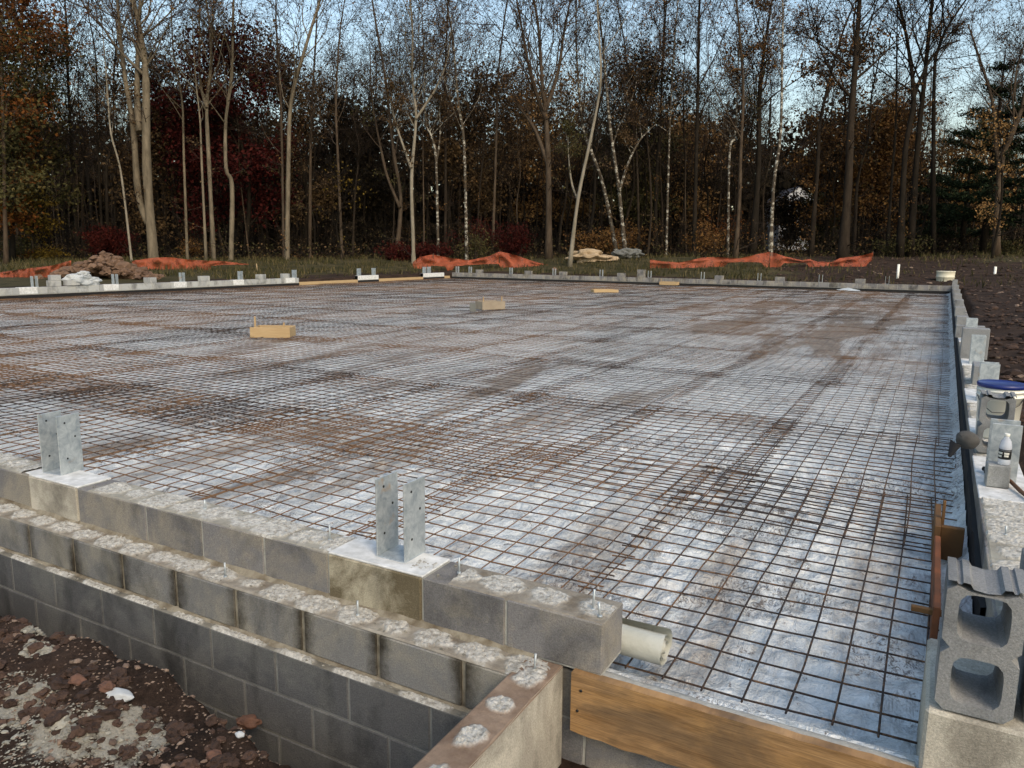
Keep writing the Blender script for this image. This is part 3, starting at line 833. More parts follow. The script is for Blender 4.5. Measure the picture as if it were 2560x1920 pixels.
for f in mb2.f: mb.face([i + b_ for i in f], 0)
mb.build('block_body', 'cmu_loose', hb)
def solid_block(name, loc, dims, rz, label, mat='cmu_loose', group='loose blocks set along the walls'):
    mb = MB(); lx, ly, lz = dims
    # body with two shallow cores in the top face
    mb.cbox(-lx / 2, lx / 2, -ly / 2, ly / 2, 0, lz, .006)
    o = mb.build(name, mat); o.location = loc; o.rotation_euler.z = rz
    return tag(o, label, 'concrete block', group)
solid_block('concrete_block', (.425, 2.64, .0), (.19, .40, .39), 0, 'grey concrete block at the right frame edge beside the upright hollow block')
solid_block('concrete_block', (.475, 3.20, .012), (.19, .40, .195), 0, 'grey concrete block lying on the crusted wall top behind the hollow block')

# ------------------------------------------------------------------ U brackets
def bracket_proto():
    e = empty('steel_bracket', (0, 0, 0), 'x', 'steel bracket', 'galvanised U brackets bedded on the walls')
    for s_ in (-1, 1):
        mb = MB(); mb.cbox(s_ * .073 - .0035, s_ * .073 + .0035, -.0, .150, .004, .345, .002); o = mb.build('side_plate', 'galv', e)
        for z in (.09, .21, .30):
            mb = MB(); mb.lathe([(.006, -.001), (.006, .0012)], 8, 0, Matrix.Translation((s_ * .073 + .0036, .05 + .06 * (z == .21), z)) @ Matrix.Rotation(math.pi / 2, 4, 'Y'))
            mb.build('bolt_hole', 'black_plastic', o)
    mb = MB(); mb.cbox(-.0765, .0765, 0, .150, -.003, .004, .002); mb.build('base_plate', 'galv', e)
    return e
bp = bracket_proto()
b1 = onz(1011, 1413); 
bp.location = (b1.x - .073, b1.y - .0, .008); bp['label'] = 'galvanised steel U bracket on the rough tan block, middle of the front wall'
b2 = onz(145, 1193)
copy_tree(bp, (b2.x - .06, b2.y, .008), math.radians(8), 'galvanised steel U bracket standing at the left end of the front wall')
# right wall brackets: opening turned along the wall
copy_tree(bp, (.505, 5.20, .010), math.radians(90), 'galvanised steel U bracket beside the water bottle on the right wall')
copy_tree(bp, (.56, 8.05, .010), math.radians(90), 'galvanised steel U bracket on the right wall just beyond the lidded pail')
copy_tree(bp, (.58, 10.8, .010), math.radians(90), 'galvanised steel U bracket in front of the tall upright block on the right wall')
copy_tree(bp, (.60, 13.7, .010), math.radians(90), 'galvanised steel U bracket on the right wall before the crossways block')
def far_bracket(px, lab, y=YFAR + .02):
    p = ony(px, 690, y); return copy_tree(bp, (p.x, p.y, .006), 0, lab)
for px, lab in ((1142, 'thin bracket in the far left corner, leftmost on the far wall'), (1174, 'thin bracket second from the far left corner beside a small white block'),
                (1276, 'thin bracket behind the wooden form box with two stakes'), (1384, 'thin bracket in front of the tan boulder, right of a lone block'),
                (1502, 'thin bracket on the far wall between the boulder and grey rocks'), (1623, 'thin bracket right beside the two stacked blocks'),
                (1756, 'thin bracket left of a single block, right of the small wooden box'), (1898, 'thin bracket on the far wall below the middle of the orange netting'),
                (2052, 'thin bracket on the far wall left of the loose plastic flap'), (2219, 'thin bracket on the far wall left of the white pipe')):
    far_bracket(px, lab)
for px, lab in ((85, 'steel bracket left of the wrapped bag on the left wall'), (287, 'steel bracket in front of the brown soil heap'), (455, 'steel bracket midway along the left wall between single blocks'),
                (601, 'steel bracket on the left wall left of the thin stake'), (736, 'steel bracket at the end of the long left wall')):
    p = onx(px, 700, XL - .1); copy_tree(bp, (XL - .02, p.y, .006), math.radians(90), lab)
for y, lab in ((29.95, 'left bracket on the first white pier'), (31.1, 'right bracket on the first white pier'), (35.55, 'bracket on the second white pier, its left one'), (36.0, 'bracket on the second white pier, its right one')):
    copy_tree(bp, (XL - .02, y, .006), math.radians(90), lab)

# ------------------------------------------------------------------ loose blocks on far and left walls
for x0, x1, z, lab in ((1188, 1210, 0, 'single block next to the far left corner brackets'), (1310, 1332, 0, 'single block with a pin behind it, left of the tan boulder'),
                    (1397, 1419, 0, 'single block in front of the slanting white trunk'), (1541, 1566, 0, 'single block below the grey rocks'),
                    (1591, 1616, 0, 'lower of two stacked blocks on the far wall'), (1591, 1616, .2, 'upper of two stacked blocks on the far wall'),
                    (1785, 1812, 0, 'single block below the orange netting, first right of the wooden box'), (1937, 1964, 0, 'single block on the far wall below the white birch trunk'),
                    (2137, 2167, 0, 'single block on the far wall nearest the white pipe')):
    a = ony(x0, 690, YFAR + .1); c_ = ony(x1, 690, YFAR + .1)
    solid_block('concrete_block', ((a.x + c_.x) / 2, YFAR + .1, .004 + z), (min(.42, c_.x - a.x), .19, .195), rnd.uniform(-.06, .06), lab, 'cmu')
for x0, x1, z, h_, lab in ((115, 152, 0, .19, 'lower pale block of the pair beside the wrapped bag'), (121, 152, .195, .17, 'upper pale block of the pair beside the wrapped bag'),
                    (357, 393, 0, .195, 'pale block on the left wall right of the soil heap'), (494, 525, 0, .195, 'pale block on the left wall under the orange netting end'),
                    (637, 667, 0, .195, 'pale block on the left wall before the thin stake'), (700, 727, 0, .195, 'pale block next to the last bracket of the left wall')):
    a = onx(x0, 700, XL - .1); c_ = onx(x1, 700, XL - .1)
    solid_block('concrete_block', (XL - .1, (a.y + c_.y) / 2, .004 + z), (.19, min(.42, (c_.y - a.y) * .8), h_), rnd.uniform(-.08, .08), lab, 'cmu_light')
solid_block('small_block', (-23.3, YFAR + .1, .004), (.14, .15, .13), .2, 'small white block piece beside the second far bracket', 'white_cement')
# right wall blocks, near to far
RB = [(.46, 11.35, .39, .30, .19, 'tall upright block halfway along the right wall', 0),
      (.50, 14.2, .195, .40, .20, 'block laid crossways on the right wall, sticking out to the right', 0),
      (.47, 9.2, .195, .19, .38, 'low block on the right wall between the lidded pail and tall block', 0),
      (.44, 16.4, .195, .19, .39, 'block on the right wall, first beyond the crossways block', .0),
      (.46, 19.2, .195, .19, .39, 'block on the right wall, second beyond the crossways block', .0),
      (.50, 22.3, .20, .19, .39, 'block on the right wall, third beyond the crossways block', .0),
      (.53, 25.6, .20, .19, .39, 'block on the right wall, fourth beyond the crossways block', .0),
      (.56, 29.0, .20, .19, .39, 'block on the right wall, fifth beyond the crossways block', .0),
      (.60, 33.2, .20, .19, .39, 'block on the right wall, sixth beyond the crossways block', .0),
      (.62, 36.9, .30, .19, .30, 'last block on the right wall in the far corner', 0)]
for x, y, h_, wx_, wy_, lab, rz in RB: solid_block('concrete_block', (x + .03, y, .006), (wx_, wy_, h_), rz, lab, 'cmu_loose')
# upright hollow block through which the pail is seen
hb2 = copy_tree(hb, (.425, 5.85, .012), 0, 'upright hollow block on the right wall with the white pail seen through it')

# ------------------------------------------------------------------ pail with blue lid, bottle, cap, stick, scraps
pl = empty('pail', (.475, 6.45, .012), 'white plastic pail with dark blue lid standing by the right wall', 'pail')
mb = MB(); mb.lathe([(.125, -.0), (.128, .01), (.140, .30), (.150, .302), (.150, .312), (.142, .314), (.144, .338), (.153, .340), (.153, .350), (.145, .352), (.146, .372)], 36); mb.build('pail_body', 'white_plastic', pl)
mb = MB(); mb.lathe([(.150, .366), (.154, .368), (.154, .392), (.148, .396), (.140, .390), (.02, .388)], 36); mb.build('lid', 'blue_lid', pl)
mb = MB(); mb.tube([(-.148, -.02, .31), (-.12, -.10, .25), (-.05, -.155, .20), (.03, -.155, .205), (.11, -.115, .26), (.148, -.02, .31)], .0028, 6); mb.build('handle', 'black_plastic', pl)
bt = empty('water_bottle', (.452, 5.14, .012), 'clear water bottle with black and white label in front of the bracket', 'bottle')
bt.location = (.425, 5.02, .143)
sb = solid_block('concrete_block', (.402, 5.03, .012), (.115, .10, .13), .03, 'pale block on the white wall bed carrying the water bottle', 'cmu_light')
mb = MB(); mb.lathe([(.026, 0), (.031, .004), (.031, .03), (.029, .034), (.031, .04), (.031, .10), (.030, .112), (.024, .138), (.013, .155), (.0125, .165)], 24); mb.build('bottle_body', 'bottle_clear', bt)
mb = MB(); mb.lathe([(.0135, .163), (.0145, .165), (.0145, .178), (.013, .180)], 20); mb.build('bottle_cap', 'white_plastic', bt)
mb = MB(); mb.lathe([(.0316, .035), (.0320, .036), (.0320, .083), (.0316, .084)], 24); mb.lathe([(.0316, .086), (.0322, .0865), (.0322, .0905), (.0316, .091)], 24); q = mb.build('label_sleeve', 'black_plastic', bt)
mb = MB()
for z, a0, a1 in ((.064, -1.75, -.95), (.050, -1.72, -1.05), (.064, -2.9, -2.0), (.046, -2.9, -2.1)):
    for k in range(6):
        t0 = a0 + (a1 - a0) * k / 6; t1 = a0 + (a1 - a0) * (k + .8) / 6; b = len(mb.v)
        for t_, zz in ((t0, z), (t1, z), (t1, z + .011), (t0, z + .011)): mb.v.append((.0326 * math.cos(t_), .0326 * math.sin(t_), zz))
        mb.face((b, b + 1, b + 2, b + 3), 0)
mb.build('label_print', 'white_plastic', q)
# grey cap with black bill hanging over the inner edge of the wall
cc = ony(2420, 1096, 5.62)
cp_ = empty('baseball_cap', cc + Vector((0, -.06, 0)), 'grey cap with black bill hanging over the inner edge of the right wall', 'cap')
mb = MB()
for i in range(11):
    a = math.pi * .5 * (i / 10) * 1.06 - .095
    for k in range(24):
        t = 2 * math.pi * k / 24; r_ = .092 * math.cos(a) + .001; cr = 1 + .05 * nz(math.cos(t) * 2, math.sin(t) * 2, a * 2) * 2
        mb.v.append((r_ * math.cos(t) * cr, r_ * math.sin(t) * .82 * cr, .098 * math.sin(a) * (1 + .10 * nz(math.cos(t), a, 5))))
for i in range(10):
    for k in range(24):
        a = i * 24 + k; c_ = i * 24 + (k + 1) % 24; mb.face((a, c_, c_ + 24, a + 24)[::-1], 0, True)
mb.face([k for k in range(24)], 0); mb.lathe([(.008, .094), (.009, .100), (.002, .103)], 8)
o = mb.build('crown', 'cap_cloth', cp_); o.rotation_euler = Vector((-.55, -.75, .45)).to_track_quat('Z', 'Y').to_euler(); o.scale = (.76, .76, .8)
mb = MB(); A_, B_, T_, U_ = ony(2376, 1098, 5.54), ony(2404, 1114, 5.50), ony(2369, 1140, 5.42), ony(2378, 1143, 5.42)
for i in range(8):
    f = i / 7; l_ = A_.lerp(T_, f); r2 = B_.lerp(U_, f ** .8)
    for k in range(6):
        g_ = k / 5; q2 = l_.lerp(r2, g_) + Vector((0, -.022 * math.sin(g_ * math.pi) * (1 - .5 * f), .0)) - cc - Vector((0, -.06, 0))
        mb.v.append(q2[:]); mb.v.append((q2 + Vector((0, .004, 0)))[:])
for i in range(7):
    for k in range(5):
        a = (i * 6 + k) * 2; mb.face((a, a + 2, a + 14, a + 12), 0, True); mb.face((a + 1, a + 13, a + 15, a + 3), 0, True)
mb.build('bill', 'foam', cp_)
mb = MB(); mb.tube([(.35, 5.33, .03), (.39, 5.30, .035), (.43, 5.27, .02), (.40, 5.22, .02), (.36, 5.26, .03)], .014, 8); o = mb.build('strap_coil', 'black_plastic'); tag(o, 'black strap lying at the foot of the bracket beside the bottle', 'strap')
p = onz(2492, 1182, .03); q_ = onz(2580, 1250, .03)
mb = MB(); mb.tube([p, p.lerp(q_, .4) + Vector((0, 0, .012)), p.lerp(q_, .7), q_], [.010, .011, .012, .012], 8); o = mb.build('wooden_stake', 'stick'); tag(o, 'brown stick lying on the right wall top below the bottle', 'stick')

wf = empty('pipe_frame', (.98, 7.2, -.35), 'small yellow pine frame on the ground behind the white pail', 'wood frame')
mb = MB(); mb.box(-.20, .25, -.02, .02, .20, .24); mb.build('cross_rail', 'wood_pale', wf)
for x in (-.15, .20): mb = MB(); mb.box(x - .02, x + .02, -.045, -.021, -.05, .26); mb.build('leg', 'wood_pale', wf)

# plastic roll at the wall end
pr = empty('plastic_roll', (-1.3, 2.71, -.215), 'rolled up clear plastic sheeting behind the end of the front wall', 'plastic roll')
mb = MB(); n_ = 24
sp = []
for i in range(41):
    a = i / 40 * 3.2 * 2 * math.pi; r_ = .003 + .0040 * a * 1.05; sp.append((r_ * math.cos(a), r_ * math.sin(a)))
for xx in (-.95, -.5, -.1, .3, .46, .505):
    for y, z in sp:
        k = .92 + .06 * nz(xx * 9, y * 40, z * 40); mb.v.append((xx + .012 * nz(y * 60, z * 60, 1) * (xx > .48), y * k, z * k * .95))
for j in range(5):
    for i in range(40): a = j * 41 + i; mb.face((a, a + 1, a + 42, a + 41), 0, True)
mb.build('rolled_sheet', 'poly_roll', pr)
mb = MB()
for i in range(61):
    x = -.95 + 1.22 * i / 60
    for k in range(13):
        a = -.75 + 2.9 * k / 12; r_ = .092 + .010 * nz(x * 5, k * .5) + .006 * nz(x * 16, k * 1.4, 3) + .02 * max(0, -x - .1) * (k < 5)
        xx = x + (.05 * nz(k * .6, 2) + .02 * nz(k * 1.7, 5)) * (i > 54)
        mb.v.append((xx, r_ * math.cos(a), r_ * math.sin(a) * (1 if a > 0 else .8)))
for i in range(60):
    for k in range(12): a = i * 13 + k; mb.face((a, a + 13, a + 14, a + 1)[::-1], 0, True)
mb.build('loose_flap', 'poly_wrap', pr)

# wooden pocket form in front of the right wall
pf = empty('pocket_form', (.13, 4.2, -.2), 'weathered wooden pocket form beside the right wall, one plank bright orange', 'wood form')
mb = MB(); mb.cbox(.112, .140, 3.50, 4.45, -.34, -.15, .004); local(mb, pf); mb.build('orange_plank', 'wood_red', pf)
mb = MB(); mb.cbox(.142, .255, 4.62, 4.66, -.34, -.15, .004); local(mb, pf); mb.build('cross_plank', 'wood_dark', pf)
mb = MB(); mb.cbox(.108, .140, 4.52, 4.95, -.32, -.12, .004); local(mb, pf); mb.build('rear_plank', 'wood_dark', pf)
mb = MB(); mb.cbox(.140, .156, 4.67, 4.69, -.34, -.02, .003); local(mb, pf); mb.build('stake', 'wood_dark', pf)
mb = MB(); mb.cbox(.03, .16, 3.52, 3.545, -.20, -.175, .003); local(mb, pf); mb.build('stake', 'wood_dark', pf)

# ------------------------------------------------------------------ wooden forms out on the slab
def form_box(loc, rz, L, D, H, mat, lab, stakes=((-.36, 1), (.33, 1)), st=.18):
    e = empty('form_box', loc, lab, 'form box', None, rz)
    mb = MB(); mb.cbox(-L / 2, L / 2, -D / 2 - .02, -D / 2 + .018, .0, H, .003); mb.build('side_board', mat, e)
    mb = MB(); mb.cbox(-L / 2 + .02, L / 2 - .02, D / 2 - .018, D / 2 + .02, .0, H, .003); mb.build('side_board', mat, e)
    for s_ in (-1, 1):
        mb = MB(); mb.cbox(s_ * (L / 2 - .035) - .016, s_ * (L / 2 - .035) + .016, -D / 2 + .02, D / 2 - .02, .0, H * .97, .003); mb.build('end_board', mat, e)
    for x, k in stakes:
        mb = MB(); mb.cbox(x * L - .015, x * L + .015, -D / 2 + .020, -D / 2 + .045, -.02, H + st * k, .003); mb.build('stake', 'wood_pale', e)
    return e
A = onz(630, 843, -.33); Bp = onz(729, 844, -.33); v_ = Bp - A
form_box(((A.x + Bp.x) / 2 - .05, (A.y + Bp.y) / 2 + .1, -.325), math.atan2(v_.y, v_.x), v_.length, .42, .19, 'wood_pale', 'yellow pine form box on the mesh, nearest one, with thin upright stakes', ((-.38, 1.1), (.34, .5)))
A = onz(1193, 775, -.33); Bp = onz(1250, 773, -.33); v_ = Bp - A
form_box(((A.x + Bp.x) / 2 - .05, (A.y + Bp.y) / 2 + .15, -.325), math.atan2(v_.y, v_.x), v_.length, .42, .23, 'rock', 'weathered form box with two stubby stakes, middle of the slab', ((-.42, .6), (.38, .6)), .22)
form_box((onz(1182, 776, -.29).x, onz(1182, 776, -.29).y, -.325), .5, .16, .16, .24, 'rock_gray', 'grey block piece leaning at the left of the weathered form box', ())
A = onz(1480, 731, -.33); Bp = onz(1541, 731, -.33); v_ = Bp - A
form_box(((A.x + Bp.x) / 2, (A.y + Bp.y) / 2, -.325), math.atan2(v_.y, v_.x), v_.length, .5, .12, 'wood_pale', 'low flat form box, farthest out on the slab', ())
a = ony(1649, 715, YFAR - .5); c_ = ony(1692, 717, YFAR - .5)
form_box(((a.x + c_.x) / 2, YFAR - .3, -.32), 0, c_.x - a.x, .5, .16, 'wood_pale', 'small pale wooden box against the far wall', ((-.42, 1),), .16)
# plastic flap at far wall
mb = MB()
for i in range(9):
    for k in range(4):
        x = -4.0 + .12 * i; u_ = k / 3; mb.v.append((x + .1 * u_, YFAR - .05 - .45 * u_, -.20 - .12 * u_ - .10 * abs(i - 4) / 4 * (1 - u_) + .02 * nz(i * 1.7, k)))
for i in range(8):
    for k in range(3): a = i * 4 + k; mb.face((a, a + 1, a + 5, a + 4), 0, True)
o = mb.build('plastic_flap', 'poly_wrap'); tag(o, 'loose flap of plastic draped over the black strip of the far wall', 'plastic flap')

# white wrapped bag on the left wall
p1_ = onx(192, 705, XL - .15)
wb = empty('wrapped_bag', (XL - .15, p1_.y, .0), 'crumpled white wrapped bag heaped beside pale blocks on the left wall', 'bag')
mb = MB()
mb.rock((0, .10, .17), .20, .52, .20, 3, 0, 3, .35); mb.rock((0, .25, .34), .15, .24, .12, 8, 0, 3, .5); mb.rock((0, .5, .12), .17, .38, .13, 5, 0, 3, .4)
mb.build('wrapping', 'stone_white', wb)
mb = MB(); mb.box(-.02, .19, -.45, -.02, .02, .20); mb.build('block_inside', 'cmu_light', wb)

# ------------------------------------------------------------------ anchor bolts
def bolt(px, py, z, h_, lab, lean=.0):
    p = onz(px, py, z); mb = MB(); mb.tube([(0, 0, -.02), (lean, 0, h_ * .5), (lean * 2.2, 0, h_)], .0045, 8); mb.lathe([(.008, .003), (.009, .005), (.009, .010), (.006, .011)], 6)
    o = mb.build('anchor_bolt', 'galv'); o.location = p; tag(o, lab, 'anchor bolt', 'anchor bolts standing out of the grout')
bolt(513, 1275, 0, .055, 'bolt in the top course between the two large brackets')
bolt(825, 1353, 0, .080, 'bolt in the top course just left of the middle bracket pad')
bolt(1148, 1436, 0, .075, 'bolt in the top course right of the middle bracket pad')
bolt(1482, 1527, 0, .085, 'bolt at the very end of the front wall top', .002)
bolt(1500, 1545, 0, .06, 'thin wire beside the bolt at the end of the front wall', -.003)
bolt(564, 1445, -BH, .075, 'bolt on the middle ledge at the left')
bolt(895, 1541, -BH, .070, 'bolt on the middle ledge below the rough tan block')
bolt(1337, 1682, -BH, .075, 'rusty bolt at the head of the return wall', .001)
bolt(2497, 1216, 0, .06, 'bolt in the white bed below the bottle')
bolt(2513, 1340, 0, .05, 'bolt in the crusted top of the right wall')

# ------------------------------------------------------------------ stones and rubble on the heap
mb = MB()
for i in range(5200):
    x = rnd.uniform(-4.6, -1.6); y = rnd.uniform(.9, 2.05)
    z = gz(x, y)
    if z < -.75: continue
    s_ = rnd.uniform(.002, .007) if rnd.random() < .93 else rnd.uniform(.007, .016)
    mb.rock((x, y, z + s_ * .3), s_ * rnd.uniform(1, 1.7), s_, s_ * .7, i, 0, 1 if s_ > .008 else 0, .3, rnd.uniform(0, 3))
for i in range(900):
    x = rnd.uniform(-4.6, -1.6); y = rnd.uniform(.9, 2.0); z = gz(x, y)
    if z < -.62 or nz(x * 2.4, y * 2.4, 8) < -.12: continue
    s_ = rnd.uniform(.008, .030); mb.rock((x, y, z + s_ * .2), s_ * rnd.uniform(1, 1.6), s_, s_ * .75, i, 1, 2, .5, rnd.uniform(0, 3))
tag(mb.build('heap_pebbles', ['pebbles', 'clod_red']), 'reddish pebbles and clods strewn over the dirt heap', 'pebbles', kind='stuff')
mb = MB()
for i in range(3200):
    cx, cy, r_ = rnd.choice(((-3.05, 1.5, .2), (-2.5, 1.56, .2), (-2.7, 1.42, .2), (-3.3, 1.72, .08), (-3.4, 1.36, .2), (-3.5, 1.80, .06)))
    a = rnd.uniform(0, 6.3); q = r_ * rnd.random() ** .6; x = cx + math.cos(a) * q; y = cy + math.sin(a) * q * .75; z = gz(x, y)
    s_ = rnd.uniform(.002, .006) if rnd.random() < .95 else rnd.uniform(.007, .014)
    mb.rock((x, y, z + s_ * .3), s_ * rnd.uniform(1, 1.8), s_, s_ * .6, i, 0, 1 if s_ > .008 else 0, .4, rnd.uniform(0, 3))
tag(mb.build('mortar_rubble', 'rubble'), 'pale crumbled mortar spread in patches on the dirt heap', 'rubble', kind='stuff')
def on_heap(px, py):
    lo = -.5
    for _ in range(6): p = onz(px, py, lo); lo = gz(p.x, p.y)
    return onz(px, py, max(lo, -.75))
def stone(px, py, sx, sy, sz, mat, seed, rot, lab):
    p = on_heap(px, py); mb = MB(); mb.rock((0, 0, 0), sx, sy, sz, seed, 0, 3, .10 if mat == 'stone_white' else .2); o = mb.build('stone', mat); o.location = p + Vector((0, 0, sz * .55)); o.rotation_euler = (.1, .1, rot); tag(o, lab, 'stone')
stone(297, 1745, .062, .028, .022, 'stone_white', 2, .35, 'smooth white elongated stone on the dirt heap by the trench')
stone(268, 1725, .030, .022, .022, 'stone_red', 5, .5, 'reddish round stone just behind the smooth white stone')
stone(620, 1812, .052, .030, .026, 'stone_red', 9, .7, 'brown oblong stone at the right brink of the dirt heap')
stone(195, 1707, .035, .026, .020, 'stone_red', 11, .4, 'dull red stone left of the white stone, half buried')
stone(150, 1808, .045, .035, .012, 'rubble', 21, .2, 'flat pale mortar flake in the middle of the rubble patch')
stone(600, 1840, .018, .014, .010, 'stone_white', 31, .2, 'small white chip beside the brown oblong stone')
stone(536, 1897, .03, .022, .018, 'stone_red', 41, .2, 'brown stone low on the right part of the heap')

# ------------------------------------------------------------------ trees
def wob(rng, s_): return Vector((rng.gauss(0, s_), rng.gauss(0, s_), rng.gauss(0, s_ * .5)))
def smooth_path(pts, per=4):
    out = []; P = [pts[0]] + pts + [pts[-1]]
    for i in range(1, len(P) - 2):
        for k in range(per):
            t = k / per; a, b, c, d = P[i - 1], P[i], P[i + 1], P[i + 2]
            out.append(.5 * ((2 * b) + (c - a) * t + (2 * a - 5 * b + 4 * c - d) * t * t + (3 * b - a - 3 * c + d) * t ** 3))
    out.append(pts[-1]); return out
def branch(tk, tw, lv, rng, p, d, L, r, lvl, P):
    n = 4 if lvl < 2 else 3; pts = [p.copy()]; rad = [r]; q = p.copy(); dd = d.normalized()
    for i in range(n):
        dd = (dd + wob(rng, .17) + Vector((0, 0, P['up'] * (.5 if lvl else 1)))).normalized()
        q = q + dd * (L / n); pts.append(q.copy()); rad.append(max(.007, r * (1 - .8 * (i + 1) / n)))
    if lvl == 0: tk.tube(pts, rad, 5, 0, False)
    else: tw.tube(pts, rad, 4 if lvl == 1 else 3, 0, False)
    nxt = P['n'][lvl] if lvl < len(P['n']) else 0
    for k in range(nxt):
        t = rng.uniform(.25, 1.0); i = min(n - 1, int(t * n)); pp = pts[i].lerp(pts[i + 1], t * n - i)
        ax = (pts[i + 1] - pts[i]).normalized(); side = ax.cross(Vector((rng.gauss(0, 1), rng.gauss(0, 1), rng.gauss(0, 1))))
        if side.length < .01: continue
        side.normalize(); nd = ax * rng.uniform(.55, 1.0) + side * rng.uniform(.55, .95)
        branch(tk, tw, lv, rng, pp, nd, L * rng.uniform(.42, .66), max(.009, r * .45), lvl + 1, P)
    if lvl >= len(P['n']) - 1 or (lvl == len(P['n'])):
        for k in range(P['leaf'] * 3 if noise.noise((P.get('o') or Vector((3, 7, 1))) + pts[-1] * .45) > .10 else P['leaf'] // 3):
            t = rng.random(); c = pts[0].lerp(pts[-1], t) + wob(rng, P.get('spread', .12))
            s_ = P['ls'] * rng.uniform(.6, 1.3); tw.quad(c, s_, s_ * rng.uniform(.4, .75), rng, 1)
def make_tree(path, r0, rng, start=.42, limbs=12, n=(5, 4), leaf=2, ls=.06, up=.10, bark='bark_brown', leafm='leaf_brown', twig='twig', reach=.30, label='', loc=None, group=None, r1=.3, name='bare_tree', extra=None, spread=.14, low=0):
    base = path[0] if loc is None else loc
    tk, tw = MB(), MB(); P = dict(n=n, leaf=leaf, ls=ls, up=up, spread=spread)
    paths = [path] + (extra or [])
    for pi, pa in enumerate(paths):
        pts = smooth_path([Vector(p) - Vector(base) for p in pa], 4); Lp = len(pts)
        rr = r0 * (1 if pi == 0 else .7)
        rad = [rr * (1 + .35 * (1 - min(1, i / 3)) * (pi == 0)) * (1 - (1 - r1) * i / (Lp - 1)) * (1 + .05 * rng.gauss(0, 1)) for i in range(Lp)]
        rad = [q * .82 for q in rad]; tk.tube(pts, rad, 8, 0, True)
        H = (pts[-1] - pts[0]).length; nl = limbs if pi == 0 else int(limbs * .6)
        for k in range(nl):
            t = start + (1 - start) * ((k + rng.random()) / nl); i = min(Lp - 2, int(t * (Lp - 1))); p = pts[i].lerp(pts[i + 1], t * (Lp - 1) - i)
            a = rng.uniform(0, 2 * math.pi); el = rng.uniform(.55, 1.2) if t < .85 else rng.uniform(.9, 1.5)
            d = Vector((math.cos(a), math.sin(a), 0)) * math.cos(el) + Vector((0, 0, math.sin(el)))
            L = H * reach * rng.uniform(.6, 1.15) * (1.1 - .35 * (t - start) / (1 - start))
            branch(tk, tw, None, rng, p, d, L, rad[i] * rng.uniform(.3, .5), 0, P)
        for k in range(low):
            t = rng.uniform(.08, start); i = min(Lp - 2, int(t * (Lp - 1))); p = pts[i]; a = rng.uniform(0, 6.28)
            branch(tk, tw, None, rng, p, Vector((math.cos(a), math.sin(a), .35)), H * .08 * rng.uniform(.6, 1.6), rad[i] * .14 + .004, 1, P)
    e = empty(name, base, label, 'tree', group)
    tk.build('trunk', bark, e); tw.build('crown', [twig, leafm], e)
    return e
TREE_Z = {}
def hero(pxs, depth, r0, label, seed, **kw):
    """pxs: trunk polyline as seen in the photograph; placed in the woods at its own depth, root dropped onto the ground"""
    rng = random.Random(seed)
    pts = []
    lean = 0
    for i, (px, py) in enumerate(pxs):
        pts.append(at(px, py, depth + (i * rng.uniform(-.25, .25) if i else 0)))
    b = pts[0]; g = gz(b.x, b.y) - .15
    if b.z > g:                       # root on the ground right below the lowest visible point
        b2 = Vector((b.x, b.y, g)); d = (pts[0] - pts[1]); 
        if b.z - g > .4: b2.x += d.x / max(.5, abs(d.z)) * (b.z - g) * .6; b2.y += d.y / max(.5, abs(d.z)) * (b.z - g) * .6; pts.insert(0, b2)
        else: pts[0] = b2
    else: pts[0] = Vector((b.x, b.y, g))
    top = pts[-1]
    if top.z < kw.pop('H', 19):
        d = (pts[-1] - pts[-2]).normalized(); d.z = max(d.z, .8); d.normalize(); pts.append(top + d * 3.2 + wob(rng, .3)); 
        if pts[-1].z < 16: pts.append(pts[-1] + (d + Vector((0, 0, .4))).normalized() * 4)
    ex = kw.pop('fork', None); exl = None
    if ex:
        exl = []
        for fk in ex: exl.append([at(px, py, depth + .3 * i) for i, (px, py) in enumerate(fk)])
    return make_tree(pts, r0, rng, label=label, extra=exl, **kw)

